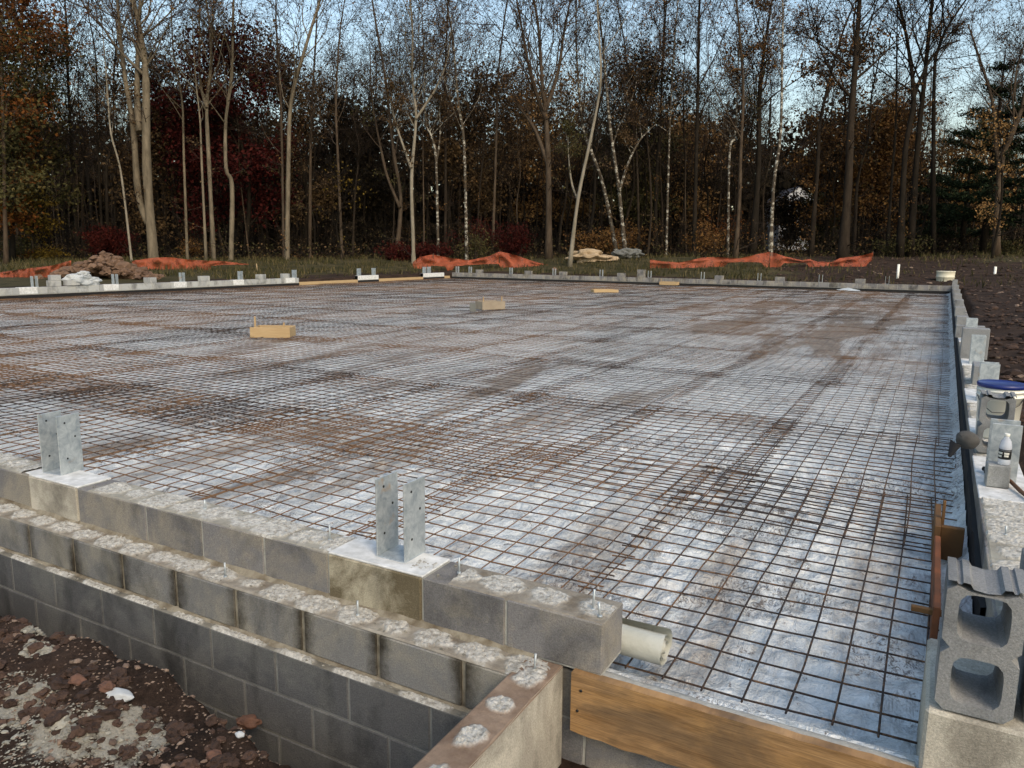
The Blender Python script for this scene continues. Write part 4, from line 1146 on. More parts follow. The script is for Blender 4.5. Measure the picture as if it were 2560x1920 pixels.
PALE = dict(bark='bark_pale'); DK = dict(bark='bark_dark', twig='twig_dark')
HT = [
 ([(383,636),(367,422),(365,211),(358,126),(338,20)], 50, .44, 'thickest pale trunk at the left, joined at the foot with a thinner stem', dict(bark='bark_pale', fork=[[(372,560),(346,485),(333,316),(312,190),(300,80),(290,-40)],[(350,330),(343,250),(345,120),(350,0)]], start=.5, limbs=14, leaf=3, leafm='leaf_brown')),
 ([(325,616),(302,430),(278,337),(270,250)], 49, .10, 'thin curved white trunk left of the thick pale one', dict(bark='bark_white', limbs=7, reach=.2)),
 ([(534,633),(521,380),(517,261),(528,150),(520,30)], 52, .21, 'pale forked trunk left of the sharply bent trunk', dict(bark='bark_pale', fork=[[(518,270),(502,215),(498,120),(500,20)]], start=.45)),
 ([(578,633),(580,464),(565,420),(565,295),(580,190),(584,0)], 52, .22, 'pale trunk with a sharp kink low down, before the crimson crown', dict(bark='bark_pale', start=.5)),
 ([(515,645),(504,400),(500,300)], 50, .10, 'thin pale sapling trunk beside the forked pale trunk', dict(bark='bark_pale', limbs=6, reach=.18)),
 ([(468,633),(460,405),(455,250)], 53, .14, 'slim grey trunk right of the thickest trunk', dict(bark='bark_pale', limbs=9)),
 ([(718,628),(721,422),(728,253),(764,118),(800,0)], 52, .24, 'pale tan trunk leaning right at its top, left of the gap in the sky', dict(bark='bark_pale', start=.45, limbs=13)),
 ([(709,605),(702,250),(690,50)], 54, .15, 'straight grey trunk close behind the leaning tan trunk', dict(bark='bark_brown', start=.4)),
 ([(775,620),(776,420),(780,260),(790,90)], 56, .17, 'brown straight trunk right of the tan leaning pair', dict(bark='bark_brown')),
 ([(855,628),(844,380),(840,250),(850,80)], 53, .15, 'slender trunk with yellow sprigs near its middle', dict(bark='bark_brown', start=.4)),
 ([(84,624),(68,360),(60,200),(55,60)], 54, .15, 'slim trunk wrapped in yellow leaves at the far left', dict(bark='bark_brown', start=.3, leafm='leaf_orange', leaf=5)),
 ([(194,620),(181,400),(170,200),(165,40)], 57, .2, 'dark trunk between the yellow bush and the curved white trunk', DK),
 ([(257,620),(243,330),(240,150)], 56, .14, 'narrow dark trunk over the dark red bush, left one', DK),
 ([(272,640),(266,422),(282,360),(285,180)], 55, .17, 'narrow trunk over the dark red bush, right one', DK),
 ([(15,660),(12,520),(8,300),(2,100)], 46, .16, 'trunk at the extreme left edge of the picture', dict(bark='bark_brown', leafm='leaf_orange', leaf=6, start=.35)),
 ([(993,625),(1002,498),(987,400),(972,274),(964,200),(940,60)], 53, .21, 'brown trunk bending left above its elbow, left of the pale forked one', dict(bark='bark_brown', fork=[[(1000,520),(968,440),(950,360),(930,250),(925,120)]])),
 ([(1033,605),(1029,443),(1040,295),(1031,200),(1030,50)], 51, .18, 'bright pale trunk forking wide right halfway up, left of centre', dict(bark='bark_white', fork=[[(1039,298),(1065,260),(1095,210),(1120,140),(1130,40)],[(1028,420),(1010,370),(990,310),(975,240)]], start=.45)),
 ([(1095,615),(1090,400),(1078,340),(1064,300),(1060,150)], 53, .14, 'spotted slim trunk forking like a Y, right of the bright pale trunk', dict(bark='bark_birch', fork=[[(1091,405),(1098,360),(1100,300),(1090,200)]])),
 ([(1113,615),(1114,420),(1112,200),(1118,60)], 56, .17, 'straight brown trunk behind the Y shaped one', dict(bark='bark_deep')),
 ([(1060,600),(1058,430),(1056,300)], 54, .08, 'thin sapling between the bright pale and Y shaped trunks', dict(bark='bark_brown', limbs=5, reach=.15)),
 ([(1166,600),(1160,358),(1145,250),(1130,80)], 52, .16, 'crooked pale trunk above the red bushes', dict(bark='bark_birch')),
 ([(1232,610),(1240,380),(1245,200),(1262,40)], 55, .15, 'slim brown trunk between the crooked pale and great forked trees', dict(bark='bark_brown')),
 ([(1372,650),(1371,422),(1365,295),(1356,211),(1345,60)], 51, .26, 'great tree fanning into many upright limbs at the centre', dict(bark='bark_brown', start=.38, limbs=18, reach=.42, up=.16, leaf=1, fork=[[(1365,300),(1330,200),(1310,100),(1290,-10)],[(1362,280),(1395,180),(1410,80),(1430,-20)],[(1372,420),(1340,330),(1300,270),(1270,240)]])),
 ([(1424,660),(1445,498),(1474,359),(1495,253),(1502,169),(1493,0)], 46.5, .14, 'slanting white trunk rooted in front of the tan boulder', dict(bark='bark_white', start=.55, fork=[[(1444,500),(1430,460),(1422,400),(1420,340)]], limbs=9)),
 ([(1545,640),(1533,586),(1508,464),(1479,380),(1458,320),(1445,200),(1440,60)], 53, .18, 'white spotted trunk slanting left, behind the slanting white trunk', dict(bark='bark_birch')),
 ([(1563,632),(1546,464),(1525,316),(1512,169),(1504,84)], 52, .19, 'tall spotted birch leaning left, right of the slanting pair', dict(bark='bark_birch', fork=[[(1548,480),(1570,410),(1600,350),(1640,310)]], limbs=14, leaf=3)),
 ([(1597,625),(1592,400),(1575,250),(1560,100)], 56, .14, 'thin dark trunk right of the tall leaning birch', dict(bark='bark_deep')),
 ([(1640,625),(1640,480),(1650,300),(1660,100)], 58, .2, 'dark broad crowned tree right of centre', dict(bark='bark_dark', leafm='leaf_olive', leaf=3, ls=.08, twig='twig_dark', spread=.3)),
 ([(1666,620),(1673,358),(1680,200),(1690,60)], 55, .13, 'mottled slim trunk in the thinner part of the woods right of centre', dict(bark='bark_birch')),
 ([(1735,625),(1740,420),(1745,211),(1749,0)], 53, .22, 'dark straight trunk amid the pinkish twigs right of centre', dict(bark='bark_dark', leafm='leaf_brown', up=.15, reach=.36)),
 ([(1839,640),(1848,506),(1852,380),(1858,211),(1841,0)], 51, .18, 'slim brown trunk just left of the white birch', dict(bark='bark_brown')),
 ([(1820,620),(1824,380),(1838,337),(1845,180)], 54, .14, 'mottled trunk left of the slim brown trunk by the birch', dict(bark='bark_birch')),
 ([(1880,640),(1896,422),(1900,211),(1930,0)], 54, .30, 'dark brown thick trunk close left of the white birch with rusty leaves', dict(bark='bark_dark', leafm='leaf_rust', leaf=7, ls=.08, twig='twig_dark', limbs=15)),
 ([(1926,645),(1934,464),(1951,337),(1955,169),(1957,0)], 49, .15, 'white speckled birch behind the peak of the orange netting', dict(bark='bark_birch', leafm='leaf_rust', start=.5)),
 ([(2027,643),(2044,422),(2052,295),(2099,105)], 53, .19, 'dark trunk leaning right above the orange netting', dict(bark='bark_deep', leafm='leaf_rust', leaf=5)),
 ([(2107,645),(2120,464),(2128,295),(2141,127),(2149,0)], 50, .36, 'thickest dark trunk at the right, above the end of the netting', dict(bark='bark_deep', start=.35, limbs=16, leafm='leaf_rust', leaf=4, twig='twig_dark')),
 ([(2217,640),(2230,443),(2240,300),(2242,120)], 54, .13, 'thin dark trunk right of the thickest dark trunk', DK),
 ([(2250,640),(2263,380),(2284,253),(2272,127),(2250,20)], 51, .24, 'left of a close dark pair of trunks above the white pipe', dict(bark='bark_dark', twig='twig_dark', fork=[[(2280,260),(2300,200),(2340,130),(2400,100)]])),
 ([(2275,640),(2293,380),(2310,211),(2331,0)], 52, .27, 'right of a close dark pair of trunks above the white pipe', dict(bark='bark_dark', twig='twig_dark', reach=.36)),
 ([(2335,640),(2335,211),(2352,105),(2400,20)], 53, .17, 'dark trunk standing alone against the bright sky gap', dict(bark='bark_dark', twig='twig_dark', leaf=1, reach=.36)),
 ([(2490,640),(2500,422),(2529,337),(2560,250),(2580,100)], 49, .26, 'grey trunk leaning right at the right edge among the pines', dict(bark='bark_brown', leaf=1, fork=[[(2500,430),(2490,360),(2480,250),(2450,150),(2420,60)]], reach=.36)),
]
GT = 'trees standing in the front row of the woods'
for i, (pxs, dep, r0, lab, kw) in enumerate(HT):
    kw = dict(kw); kw.setdefault('leaf', 2); kw['group'] = GT
    kw.setdefault('limbs', 15); kw['n'] = (6, 6) if r0 > .15 else (5, 5)
    kw.setdefault('ls', .065); kw['low'] = 4
    if 'leafm' not in kw: kw['leafm'] = ['leaf_brown', 'leaf_brown', 'leaf_rust', 'leaf_olive'][i % 4]
    hero(pxs, dep, r0, lab, 100 + i, **kw)

# coloured crowns
def crown_tree(px, py_base, depth, H, rad, leafm, lab, seed, n_leaf=5200, r0=.2, zc=.62, bark='bark_dark', ls=.10, name='leafy_tree', squash=1.0, lo=.22, br=2):
    rng = random.Random(seed); b = at(px, py_base, depth); b.z = gz(b.x, b.y) - .1
    tk, tw = MB(), MB(); P = dict(n=(4, 3), leaf=br, ls=ls, up=.1, spread=.3)
    pts = smooth_path([Vector((0, 0, 0)), Vector((rng.gauss(0, .3), rng.gauss(0, .3), H * .35)), Vector((rng.gauss(0, .5), rng.gauss(0, .5), H * .7)), Vector((rng.gauss(0, .6), rng.gauss(0, .6), H * .97))], 4)
    rd = [r0 * (1 - .85 * i / (len(pts) - 1)) for i in range(len(pts))]; tk.tube(pts, rd, 7, 0)
    tips = []
    for k in range(22):
        t = rng.uniform(lo, .98); i = min(len(pts) - 2, int(t * (len(pts) - 1))); a = rng.uniform(0, 6.28); el = rng.uniform(.1, 1)
        L = rad * math.sqrt(max(.1, 1 - ((t - zc) / .55) ** 2)) * rng.uniform(.7, 1.1)
        d = Vector((math.cos(a) * math.cos(el), math.sin(a) * math.cos(el), math.sin(el)))
        st = len(tw.v); branch(tk, tw, None, rng, pts[i], d, L, rd[i] * .4 + .01, 0, P)
        q = pts[i]; tips.append((q + d * L * .75, L)); tips.append((q + d * L * .45, L)); tips.append((q + d * L * .95 + wob(rng, .6), L))
    for k in range(n_leaf):
        c, L = rng.choice(tips); v = c + Vector((rng.gauss(0, rad * .17), rng.gauss(0, rad * .17), rng.gauss(0, rad * .12 * squash)))
        s_ = ls * rng.uniform(.6, 1.4); tw.quad(v, s_, s_ * rng.uniform(.45, .8), rng, 1)
    e = empty(name, b, lab, 'tree'); tk.build('trunk', bark, e); tw.build('crown', ['twig_dark', leafm], e); return e
crown_tree(610, 620, 58, 15.5, 4.6, 'leaf_crimson', 'dark crimson leaved maple spreading behind the sharply bent trunk', 1, 11000, ls=.13, zc=.55)
crown_tree(500, 620, 60, 12, 3.8, 'leaf_crimson', 'lower wine red maple behind the forked pale trunk', 2, 7000, ls=.13, zc=.5)
crown_tree(30, 640, 50, 17, 4.4, 'leaf_orange', 'rusty orange oak filling the upper left corner', 3, 10000, ls=.12)
crown_tree(-40, 640, 47, 14, 4.2, 'leaf_olive', 'olive brown tree at the left edge below the orange oak', 4, 8000, ls=.12)
crown_tree(100, 630, 54, 7.5, 2.2, 'leaf_yellow', 'small yellow leaved tree near the left edge', 5, 2600, r0=.09, ls=.10)
crown_tree(130, 630, 56, 16, 3.6, 'leaf_olive', 'olive leaved tree behind the small yellow tree', 6, 6500, ls=.12)
crown_tree(1370, 625, 82, 15.0, 5.6, 'leaf_tan', 'tan golden tree far back behind the great forked tree', 7, 9000, r0=.2, ls=.16)
crown_tree(1560, 620, 74, 15, 4.5, 'leaf_olive', 'olive brown tree far back behind the tall spotted birch', 8, 7000, ls=.15)
crown_tree(1700, 620, 84, 13, 5.2, 'leaf_tan', 'tan leaved tree far back between the birch and dark trunk right of centre', 9, 6500, ls=.16)
crown_tree(1975, 622, 73, 4.6, 2.6, 'leaf_dark', 'low dark thicket tree hiding the foot of the white house', 31, 5200, r0=.08, ls=.13, zc=.5, lo=.08)
crown_tree(2045, 622, 72, 4.8, 2.2, 'leaf_olive', 'low olive thicket tree right before the white house', 32, 3600, r0=.08, ls=.12, zc=.5, lo=.08)
crown_tree(2190, 625, 66, 11.2, 4.6, 'leaf_rust', 'reddish brown rounded tree beyond the thickest dark trunk', 10, 10000, ls=.13, zc=.5)
crown_tree(2070, 625, 66, 17, 4.2, 'leaf_rust', 'rust leaved oak right of the white speckled birch', 11, 5000, ls=.13)
crown_tree(1180, 620, 62, 14, 4.2, 'leaf_brown', 'brown leaved tree behind the crooked pale trunk', 12, 7500, ls=.12)
crown_tree(760, 620, 62, 16, 3.6, 'leaf_brown', 'brown leaved tree behind the tan leaning trunk', 13, 6000, ls=.12)
crown_tree(1640, 622, 62, 16.0, 4.2, 'leaf_dark', 'dark leaved tree spreading right of the tall spotted birch', 14, 4200, ls=.11)
crown_tree(905, 620, 66, 11, 4.0, 'leaf_dark', 'dark evergreen looking crown low behind the yellow sprigs', 15, 9000, ls=.13)
crown_tree(400, 620, 60, 15, 3.8, 'leaf_brown', 'brown leaved tree just behind the thickest pale trunk', 16, 6500, ls=.12)
crown_tree(860, 628, 51, 6.5, 1.6, 'leaf_yellow', 'sapling with scattered yellow leaves left of the bending brown trunk', 17, 170, r0=.05, ls=.08, br=0)
crown_tree(2480, 640, 47, 9.5, 1.6, 'leaf_tan', 'orange topped young tree at the upper right', 18, 1, r0=.09, ls=.08)
crown_tree(2420, 640, 70, 9.0, 4.0, 'leaf_tan', 'golden low tree far back in the bright sky gap', 19, 4000, ls=.15)
# pines at the right
def pine(px, depth, H, rad, lab, seed):
    rng = random.Random(seed); b = at(px, 640, depth); b.z = gz(b.x, b.y) - .1; tk, tw = MB(), MB()
    tk.tube([(0, 0, 0), (.05, 0, H * .5), (0, .08, H)], [.26, .17, .03], 8, 0)
    z = H * .18
    while z < H * .98:
        k = rng.randint(4, 6); a0 = rng.uniform(0, 6.28); L0 = rad * (1 - (z / H) ** 3) * rng.uniform(.55, 1.1) + .4
        for i in range(k):
            a = a0 + i * 6.28 / k + rng.gauss(0, .2); L = L0 * rng.uniform(.6, 1.15); p = Vector((0, 0, z)); d = Vector((math.cos(a), math.sin(a), .12)); pts = [p]
            for s_ in range(5): d = (d + Vector((0, 0, .035)) + wob(rng, .04)).normalized(); pts.append(pts[-1] + d * L / 5)
            tw.tube(pts, [.045, .038, .03, .022, .014, .008], 4, 0, False)
            for s_ in range(int(L * 85)):
                t = rng.uniform(.2, 1); j = min(4, int(t * 5)); c = pts[j].lerp(pts[j + 1], t * 5 - j) + Vector((rng.gauss(0, .30 * t), rng.gauss(0, .30 * t), rng.gauss(.05, .09)))
                tw.quad(c, .15, .045, rng, 1)
        z += rng.uniform(.8, 1.7)
    e = empty('pine_tree', b, lab, 'tree', 'pines at the right edge of the woods'); tk.build('trunk', 'bark_dark', e); tw.build('crown', ['twig_dark', 'leaf_green'], e)
pine(2455, 53, 13.5, 4.2, 'dark pine with flat spreading boughs against the sky at the right', 61)
pine(2570, 51, 12, 4.2, 'dark pine cut by the right edge of the picture', 62)
pine(2400, 58, 7.5, 3.2, 'lower dark pine left of the spreading one', 63)
pine(2325, 62, 6.5, 3.0, 'small dark pine farther left beneath the sky gap', 64)

# red and coloured bushes at the wood's edge
def bush(px, depth, w, h_, leafm, lab, seed, n_leaf=2200, ls=.07):
    rng = random.Random(seed); depth = depth + 3.5; b = at(px, 645, depth); b.z = gz(b.x, b.y) - .05; tk, tw = MB(), MB(); tips = []
    for k in range(16):
        a = rng.uniform(0, 6.28); el = rng.uniform(.5, 1.4); d = Vector((math.cos(a) * math.cos(el) * w / h_, math.sin(a) * math.cos(el) * w / h_, math.sin(el)))
        p = Vector((rng.gauss(0, w * .2), rng.gauss(0, w * .15), 0)); L = h_ * rng.uniform(.6, 1.0); q = p + d.normalized() * L
        tk.tube([p, p.lerp(q, .5) + wob(rng, .08), q], [.025, .016, .007], 4, 0, False); tips += [(q, .2), (p.lerp(q, .75), .3), (p.lerp(q, .5), .3)]
        for j in range(5):
            c = p.lerp(q, rng.uniform(.3, 1)); e2 = c + wob(rng, .35) + Vector((0, 0, .15)); tk.tube([c, e2], [.009, .005], 3, 0, False); tips.append((e2, .2))
    for k in range(n_leaf):
        c, s0 = rng.choice(tips); s_ = ls * rng.uniform(.6, 1.4); q = c + wob(rng, w * .14)
        if q.z < .03: q.z = .03 + rng.random() * .2
        tw.quad(q, s_, s_ * .6, rng, 0)
    e = empty('bush', b, lab, 'bush', 'autumn bushes along the edge of the woods'); tk.build('stems', 'twig', e); tw.build('leaves', leafm, e)
bush(262, 50, 1.9, 2.6, 'leaf_red', 'deep red rounded bush left of the curved white trunk', 1, 6500)
bush(120, 50, 1.6, 1.0, 'leaf_yellow', 'low yellow green bush behind the left netting', 2, 1200)
bush(50, 50, 1.4, 2.0, 'leaf_olive', 'olive bush at the far left under the trees', 3, 1500)
bush(480, 52, 1.3, 1.5, 'leaf_rust', 'small rust coloured bush between the slim pale trunks', 4, 700)
bush(1000, 49, 1.7, 1.3, 'leaf_red', 'red bush left of the first orange netting peak', 5, 2600)
bush(1075, 50, 1.7, 1.5, 'leaf_red', 'red bush behind the first orange netting peak', 6, 2200)
bush(1190, 49, 1.7, 2.3, 'leaf_olive', 'yellow green bush between two red ones behind the netting', 7, 1100, .06)
bush(1205, 52, 2.0, 2.9, 'leaf_red', 'tall sparse red bush behind the yellow green one', 8, 1700)
bush(1290, 50, 1.6, 2.5, 'leaf_red', 'red bush right of the second netting peak', 9, 2800)
bush(1500, 51, 2.2, 2.2, 'leaf_rust', 'dull red bush right above the tan boulder', 10, 2400)
bush(1560, 54, 2.0, 2.6, 'leaf_rust', 'rust brown bush behind the grey rocks', 11, 1500)
bush(1760, 50, 2.2, 2.6, 'leaf_rust', 'orange brown sparse bush behind the middle of the right netting', 12, 1500)
bush(1790, 54, 2.0, 3.4, 'leaf_orange', 'thin orange bush deep behind the right netting', 13, 700)
bush(2250, 49, 2.0, 1.6, 'leaf_olive', 'olive bush right of the netting end', 14, 1200)
bush(2330, 54, 2.6, 1.8, 'leaf_dark', 'dark bush below the close dark pair of trunks', 15, 1800)
bush(2500, 50, 2.6, 1.2, 'leaf_olive', 'low olive bush near the right edge', 16, 1600)

# back rows: copies of a few bare trees
protos = []
for k in range(9):
    rng = random.Random(500 + k); H = rng.uniform(15, 21); pts = [Vector((0, 0, 0))]
    for i in range(1, 6): pts.append(Vector((rng.gauss(0, .30) + pts[-1].x, rng.gauss(0, .30) + pts[-1].y, H * i / 5)))
    e = make_tree(pts, rng.uniform(.10, .19), rng, start=rng.uniform(.3, .5), limbs=15, n=(6, 5), leaf=[1, 2, 3, 1, 3, 2, 1, 4, 2][k], ls=.075, bark=['bark_deep', 'bark_brown', 'bark_dark', 'bark_deep', 'bark_brown'][k % 5], twig='twig' if k % 2 else 'twig_dark',
                  leafm=['leaf_brown', 'leaf_rust', 'leaf_brown', 'leaf_olive', 'leaf_brown', 'leaf_dark', 'leaf_brown', 'leaf_dark', 'leaf_rust'][k], reach=.27, loc=Vector((0, 0, 0)), name='woodland_tree',
                  label='slender tree deep in the woods behind the front row of trunks', group='trees crowded deep in the woods', up=.12, low=5, spread=.22)
    protos.append(e)
first = [True] * 9
rg = random.Random(99)
for i in range(235):
    u = -150 + 2860 * ((i * .6180339) % 1.0); dep = 56 + 32 * (i / 235) ** .9 + rg.uniform(-2, 2)
    if 2290 < u < 2420 and rg.random() < .75: continue
    if 1925 < u < 2055 and dep < 81 and rg.random() < .8: continue
    if rg.random() < .35 and (360 < u < 480 or 2170 < u < 2300): continue
    p = at(u, 640, dep); p.z = gz(p.x, p.y) - .2; k = rg.randrange(9); sc = rg.uniform(.58, .95)
    if first[k]: protos[k].location = p; protos[k].rotation_euler.z = rg.uniform(0, 6.28); protos[k].scale = (sc, sc, sc); first[k] = False
    else: copy_tree(protos[k], p, rg.uniform(0, 6.28), scale=(sc, sc, sc))

# far wood and thicket (uncountable)
rg = random.Random(5); mb = MB()
for i in range(46000):
    u = rg.uniform(-250, 2800); dep = rg.uniform(84, 112); top = 15.4 + 4.6 * noise.noise(Vector((u * .006, 0, 3))) + 1.6 * noise.noise(Vector((u * .02, 1, 3)))
    if u > 2240: top *= 1 - .45 * sm(2240, 2330, u)
    h_ = top * (rg.random() ** .85); p = at(u, 640, dep); p.z = gz(p.x, p.y) + h_
    k_ = .30 + .75 * (1 - h_ / max(.1, top)); mb.quad(p, k_ * rg.uniform(.6, 1.2), k_ * .75 * rg.uniform(.5, 1.2), rg, 0)
for i in range(420):
    u = rg.uniform(-250, 2800); dep = rg.uniform(80, 105); p = at(u, 640, dep); z0 = gz(p.x, p.y); l = rg.gauss(0, .5)
    mb.tube([(p.x, p.y, z0), (p.x + l * .5, p.y, z0 + 6), (p.x + l, p.y, z0 + rg.uniform(10, 15))], [.14, .11, .04], 4, 1, False)
o = mb.build('far_wood', ['leaf_dark', 'bark_dark']); tag(o, 'dark mass of far trees closing the view behind the woods', 'woodland', kind='stuff')
mb = MB()
for i in range(2600):
    u = rg.uniform(-200, 2760); dep = rg.uniform(54, 78); p = at(u, 640, dep); p.z = gz(p.x, p.y)
    d = Vector((rg.gauss(0, .35), rg.gauss(0, .35), 1)).normalized(); L = rg.uniform(.8, 4.2); q = p + d * L * .5 + wob(rg, .15); t_ = p + d * L + wob(rg, .35)
    mb.tube([p, q, t_], [.016, .011, .005], 3, 0, False)
    for j in range(3): a = p.lerp(t_, rg.uniform(.3, .95)); mb.tube([a, a + wob(rg, .5) + Vector((0, 0, .25))], [.008, .004], 3, 0, False)
    for j in range(5): mb.quad(p.lerp(t_, rg.random()) + wob(rg, .4), .06, .04, rg, rg.choice((1, 1, 2, 2, 3)))
for i in range(9000):
    u = rg.uniform(-200, 2760); dep = rg.uniform(53, 60); p = at(u, 640, dep); p.z = gz(p.x, p.y) + rg.random() ** 2 * 1.1
    mb.quad(p, .10, .06, rg, rg.choice((2, 2, 1, 3)))
o = mb.build('undergrowth', ['twig_dark', 'leaf_brown', 'leaf_dark', 'leaf_olive']); tag(o, 'tangled brush and saplings between the tree trunks', 'undergrowth', kind='stuff')

# rough grass strip between far wall and woods
mb = MB()
for i in range(26000):
    u = rg.uniform(-60, 2620); dep = rg.uniform(33, 55)
    p = at(u, 650, dep); t = max(-25.6 - p.x, p.x - 1.2, p.y - 38.5)
    if t < .4: continue
    if u > 1750 and rg.random() < .78 * sm(1750, 2150, u) and not (u > 2300 and dep > 46): continue
    cl = noise.noise(Vector((p.x * .5, p.y * .5, 0)))
    if cl < -.12 + rg.uniform(-.2, .2): continue
    p.z = gz(p.x, p.y) - .02; h_ = rg.uniform(.12, .38) * (1 + .8 * max(0, cl)); a = rg.uniform(0, 6.28); w = .028
    d = Vector((math.cos(a) * w, math.sin(a) * w, 0)); ln = Vector((rg.gauss(0, .10), rg.gauss(0, .10), 0)); b = len(mb.v)
    mb.v += [(p - d)[:], (p + d)[:], (p + ln + Vector((0, 0, h_)))[:]]; mb.face((b, b + 1, b + 2), 0)
o = mb.build('rough_grass', 'grass_blade'); tag(o, 'rough dry grass between the far wall and the woods', 'grass', kind='stuff')

mb = MB(); rg = random.Random(31)
for i in range(5200):
    u = rg.uniform(1900, 2700); dep = 4.5 + 46 * rg.random() ** 1.3; p = at(u, 700, dep)
    if p.x < .75 + .008 * p.y or (p.y < 38.6 and p.x < .9): 
        if not p.y > 38.6: continue
    p.z = gz(p.x, p.y); s_ = rg.uniform(.015, .06) * (1 if rg.random() < .93 else 2.2)
    mb.rock((p.x, p.y, p.z + s_ * .2), s_ * rg.uniform(1, 1.7), s_, s_ * .6, i, rg.choice((0, 0, 0, 0, 0, 0, 0, 0, 1)), 1, .35, rg.uniform(0, 3))
tag(mb.build('soil_clods', ['clod_dark', 'pebbles']), 'dark soil clods and stones strewn right of the right wall', 'soil', kind='stuff')

# ------------------------------------------------------------------ orange netting
def ghit(px, py, lo=30, hi=60):
    d = lo
    while d < hi:
        q = at(px, py, d)
        if q.z < gz(q.x, q.y): return d
        d += .5
    return hi
def netting(top, bot, depth, lab, peaks=()):
    """top / bottom outline as seen, hung as crumpled double ribbon with real depth"""
    mx = (bot[0][0] + bot[-1][0]) / 2; my = sum(q[1] for q in bot) / len(bot) + 2; depth = ghit(mx, my) - 1.6
    n_ = 60; c0 = at(top[0][0], top[0][1], depth); e = empty('safety_netting', (c0.x, c0.y, c0.z), lab, 'safety netting', 'orange safety netting sagging along the woods')
    def interp(L, x):
        for (xa, ya), (xb, yb) in zip(L[:-1], L[1:]):
            if xa <= x <= xb: return ya + (yb - ya) * (x - xa) / (xb - xa)
        return L[-1][1]
    mb = MB(); x0, x1 = top[0][0], top[-1][0]; R_ = 7
    for i in range(n_ + 1):
        x = x0 + (x1 - x0) * i / n_; yt, yb = interp(top, x), interp(bot, x)
        for k in range(R_):
            f = k / (R_ - 1); y = yt + (yb - yt) * f
            dd = depth + .45 * nz(i * .33, k * .3, depth) + .10 * nz(i * 1.4, k * .4, 3) - .15 * f
            q = at(x, y + .5 * nz(i * .8, k), dd); g = gz(q.x, q.y) - .02
            if q.z < g: q.z = g
            if k == R_ - 1 and q.z - g < .25: q.z = g
            mb.v.append((q - c0)[:])
    for i in range(n_):
        for k in range(R_ - 1): a = i * R_ + k; mb.face((a, a + R_, a + R_ + 1, a + 1), 0, True)
    mb.build('net_sheet', 'net', e)
    for px in peaks:
        y = interp(top, px); q = at(px, y - 3, depth - .1); g = gz(q.x, q.y); mb = MB(); mb.tube([(q.x - c0.x, q.y - c0.y, g - c0.z - .2), (q.x - c0.x, q.y - c0.y, q.z - c0.z)], .022, 6); mb.build('post', 'wood_pale' if px == 2112 else 'bark_brown', e)
netting([(-20,684),(60,672),(130,664),(178,651)], [(-20,692),(60,686),(130,682),(178,680)], 47, 'orange netting at the far left, running into the soil heap', ())
netting([(330,652),(385,644),(425,643),(480,650),(560,653),(622,660)], [(330,668),(380,675),(425,674),(480,668),(560,662),(622,662)], 47, 'long low orange netting right of the brown soil heap', ())
netting([(1032,655),(1050,642),(1083,636),(1125,645),(1175,650),(1225,640),(1249,628),(1290,638),(1330,652),(1380,665)], [(1032,664),(1050,667),(1083,664),(1125,668),(1175,662),(1225,660),(1249,660),(1290,662),(1330,664),(1380,668)], 45.5, 'rust orange netting with two peaks at the centre left of the boulder', (1083, 1249))
netting([(1625,648),(1650,653),(1700,656),(1760,643),(1800,643),(1850,646),(1895,635),(1926,629),(1960,640),(2010,652),(2020,645),(2040,654),(2080,655),(2100,645),(2150,640),(2183,631)],
        [(1625,663),(1650,662),(1700,663),(1760,660),(1800,658),(1850,655),(1895,656),(1926,660),(1960,658),(2010,657),(2020,657),(2040,658),(2080,660),(2100,662),(2150,660),(2183,652)], 45.5, 'bright orange netting strung with a peak at the white birch on the right', (1765, 1926, 2183))

# ------------------------------------------------------------------ soil heap, boulders, stakes, pails, house
HD = ghit(265, 694, 25); p = at(265, 694, HD); sh = empty('soil_heap', (p.x, p.y, gz(p.x, p.y)), 'brown heap of soil clods beyond the left wall', 'soil heap')
mb = MB()
for (dx, dz, s_) in ((-1.9, .2, .8), (-1.2, .35, .9), (-.3, .5, 1.0), (.5, .5, 1.0), (1.2, .35, .95), (1.9, .15, .8), (-.1, .9, .6), (.7, .95, .45), (-2.6, .05, .6), (2.5, .0, .6)):
    c_ = RH * dx * .75; s_ *= .62; mb.rock((c_.x, c_.y, dz * .72), s_, s_ * .9, s_ * .62, dx * 3 + 2, 0, 3, .35)
mb.build('soil_body', 'clod', sh)
mb = MB(); rg = random.Random(77)
for i in range(260):
    dx = rg.gauss(0, .85); dy = rg.gauss(-.2, .45); h_ = max(0, .95 - abs(dx) * .42 - abs(dy) * .3); c_ = RH * dx + FH * dy; s_ = rg.uniform(.04, .17)
    mb.rock((c_.x, c_.y, h_ * rg.uniform(.4, 1.1)), s_ * 1.2, s_, s_ * .8, i, 0, 2 if s_ > .15 else 1, .3, rg.uniform(0, 3))
mb.build('clods', 'clod', sh)['kind'] = 'stuff'
p = at(1466, 652, 48); o = MB(); o.rock((0, 0, .2), 1.15, .6, .40, 4, 0, 4, .42); o.rock((.95, .25, .08), .95, .5, .22, 7, 0, 4, .42)
q = o.build('boulder', 'rock_tan'); q.location = (p.x, p.y, gz(p.x, p.y) + .15); q.rotation_euler.z = math.atan2(RH.y, RH.x); tag(q, 'large tan boulder at the foot of the slanting white trunk', 'boulder')
p = at(1572, 652, 50); o = MB()
for i, (dx, s_) in enumerate(((-.6, .35), (-.1, .45), (.45, .4), (.0, .3))): o.rock((dx, .2 * i, .22 + .1 * (i == 3)), s_ * 1.3, s_, s_ * .7, i + 2, 0, 3, .4)
q = o.build('rock_pile', 'rock_gray'); q.location = (p.x, p.y, gz(p.x, p.y) + .1); q.rotation_euler.z = math.atan2(RH.y, RH.x); tag(q, 'low pile of grey rocks right of the tan boulder', 'rocks')
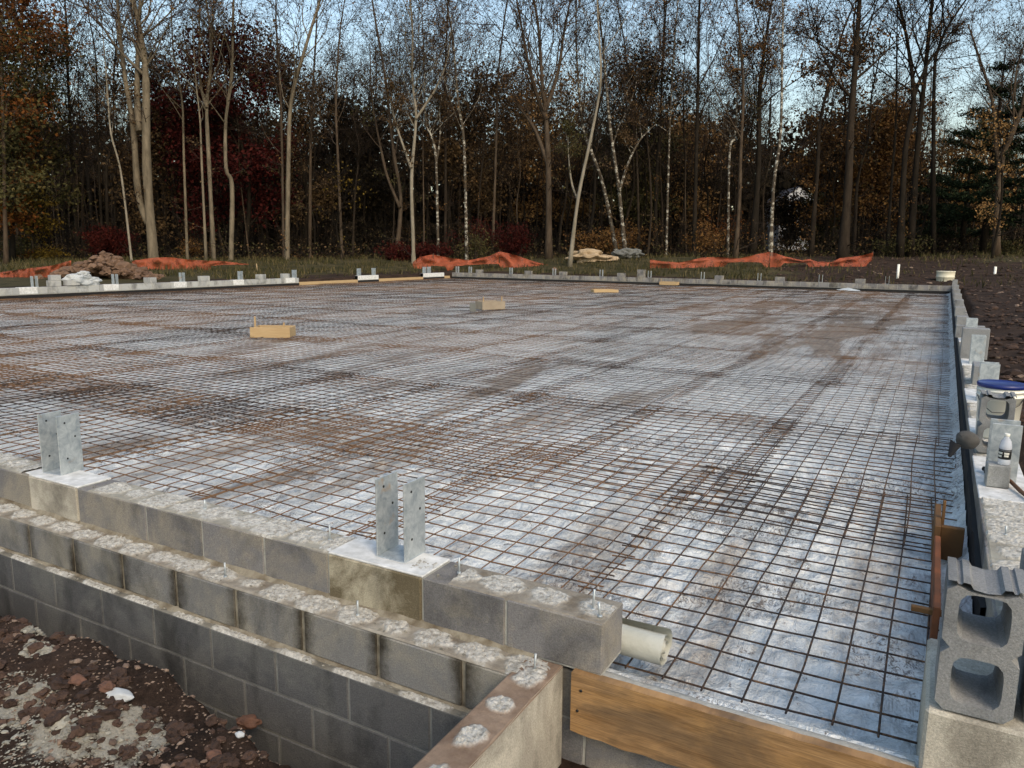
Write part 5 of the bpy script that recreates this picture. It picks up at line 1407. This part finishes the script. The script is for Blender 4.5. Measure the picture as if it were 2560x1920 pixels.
p = at(1386, 662, 45); o = MB(); o.rock((0, 0, .06), .18, .13, .12, 4, 0, 2, .3); q = o.build('small_rock', 'clod'); q.location = (p.x, p.y, gz(p.x, p.y)); tag(q, 'small brown rock left of the slanting white trunk', 'rock')
for px, pb, pt, lab, lean in ((2243, 702, 661, 'white plastic pipe upright left of the tan pail', .05), (2485, 708, 667, 'white plastic pipe upright at the far right', .06)):
    d_ = 38; p = at(px - 5 * 0, pb, d_); p0 = p.copy(); g = gz(p.x, p.y); p1_ = at(px + 4, pt, d_); mb = MB()
    mb.tube([(p.x, p.y, min(g, p.z) - .1), p1_[:]], .062, 14); mb.build('x', 'pvc'); o = bpy.data.objects[-1] if False else [q for q in bpy.data.objects if q.name.startswith('x')][-1]; o.name = 'plastic_pipe'; tag(o, lab, 'pipe', 'white pipes standing in the ground')
p = at(2362, 705, 36.5); pa = empty('pail', (p.x, p.y, .03), 'tan empty pail standing in the far right corner', 'pail')
mb = MB(); mb.lathe([(.36, -.2), (.37, 0.0), (.385, .20), (.405, .22), (.405, .26), (.39, .28), (.40, .48), (.415, .5), (.40, .52), (.38, .51)], 30); mb.build('pail_body', 'pail_tan', pa)
p = at(645, 684, 38); p1_ = at(641, 659, 38); mb = MB(); mb.tube([(p.x, p.y, gz(p.x, p.y) - .1), p1_[:]], .022, 6); o = mb.build('wooden_stake', 'wood_pale'); tag(o, 'thin leaning wooden stake behind the left wall', 'stake')
p = at(1993, 560, 80); hs = empty('house', (p.x, p.y, gz(p.x, p.y)), 'white gabled house glimpsed through the trees on the right', 'house'); hs.rotation_euler.z = math.atan2(RH.y, RH.x)
mb = MB(); mb.box(-1.9, 1.9, 0, 5, 0, 5.2); b = len(mb.v); mb.v += [(-1.9, 0, 5.2), (1.9, 0, 5.2), (0, 0, 6.5)]; mb.face((b, b + 1, b + 2)); mb.build('wall', 'house_wall', hs)
mb = MB(); b = 0; mb.v += [(-2.15, -.1, 5.1), (0, -.1, 6.58), (2.15, -.1, 5.1), (-2.15, 5.2, 5.1), (0, 5.2, 6.58), (2.15, 5.2, 5.1)]; mb.face((0, 1, 4, 3)); mb.face((1, 2, 5, 4)); mb.build('roof', 'house_roof', hs)
for x in (-.8, .8): mb = MB(); mb.box(x - .35, x + .35, -.05, -.003, 1.4, 2.6); mb.build('window', 'glass_dark', hs)
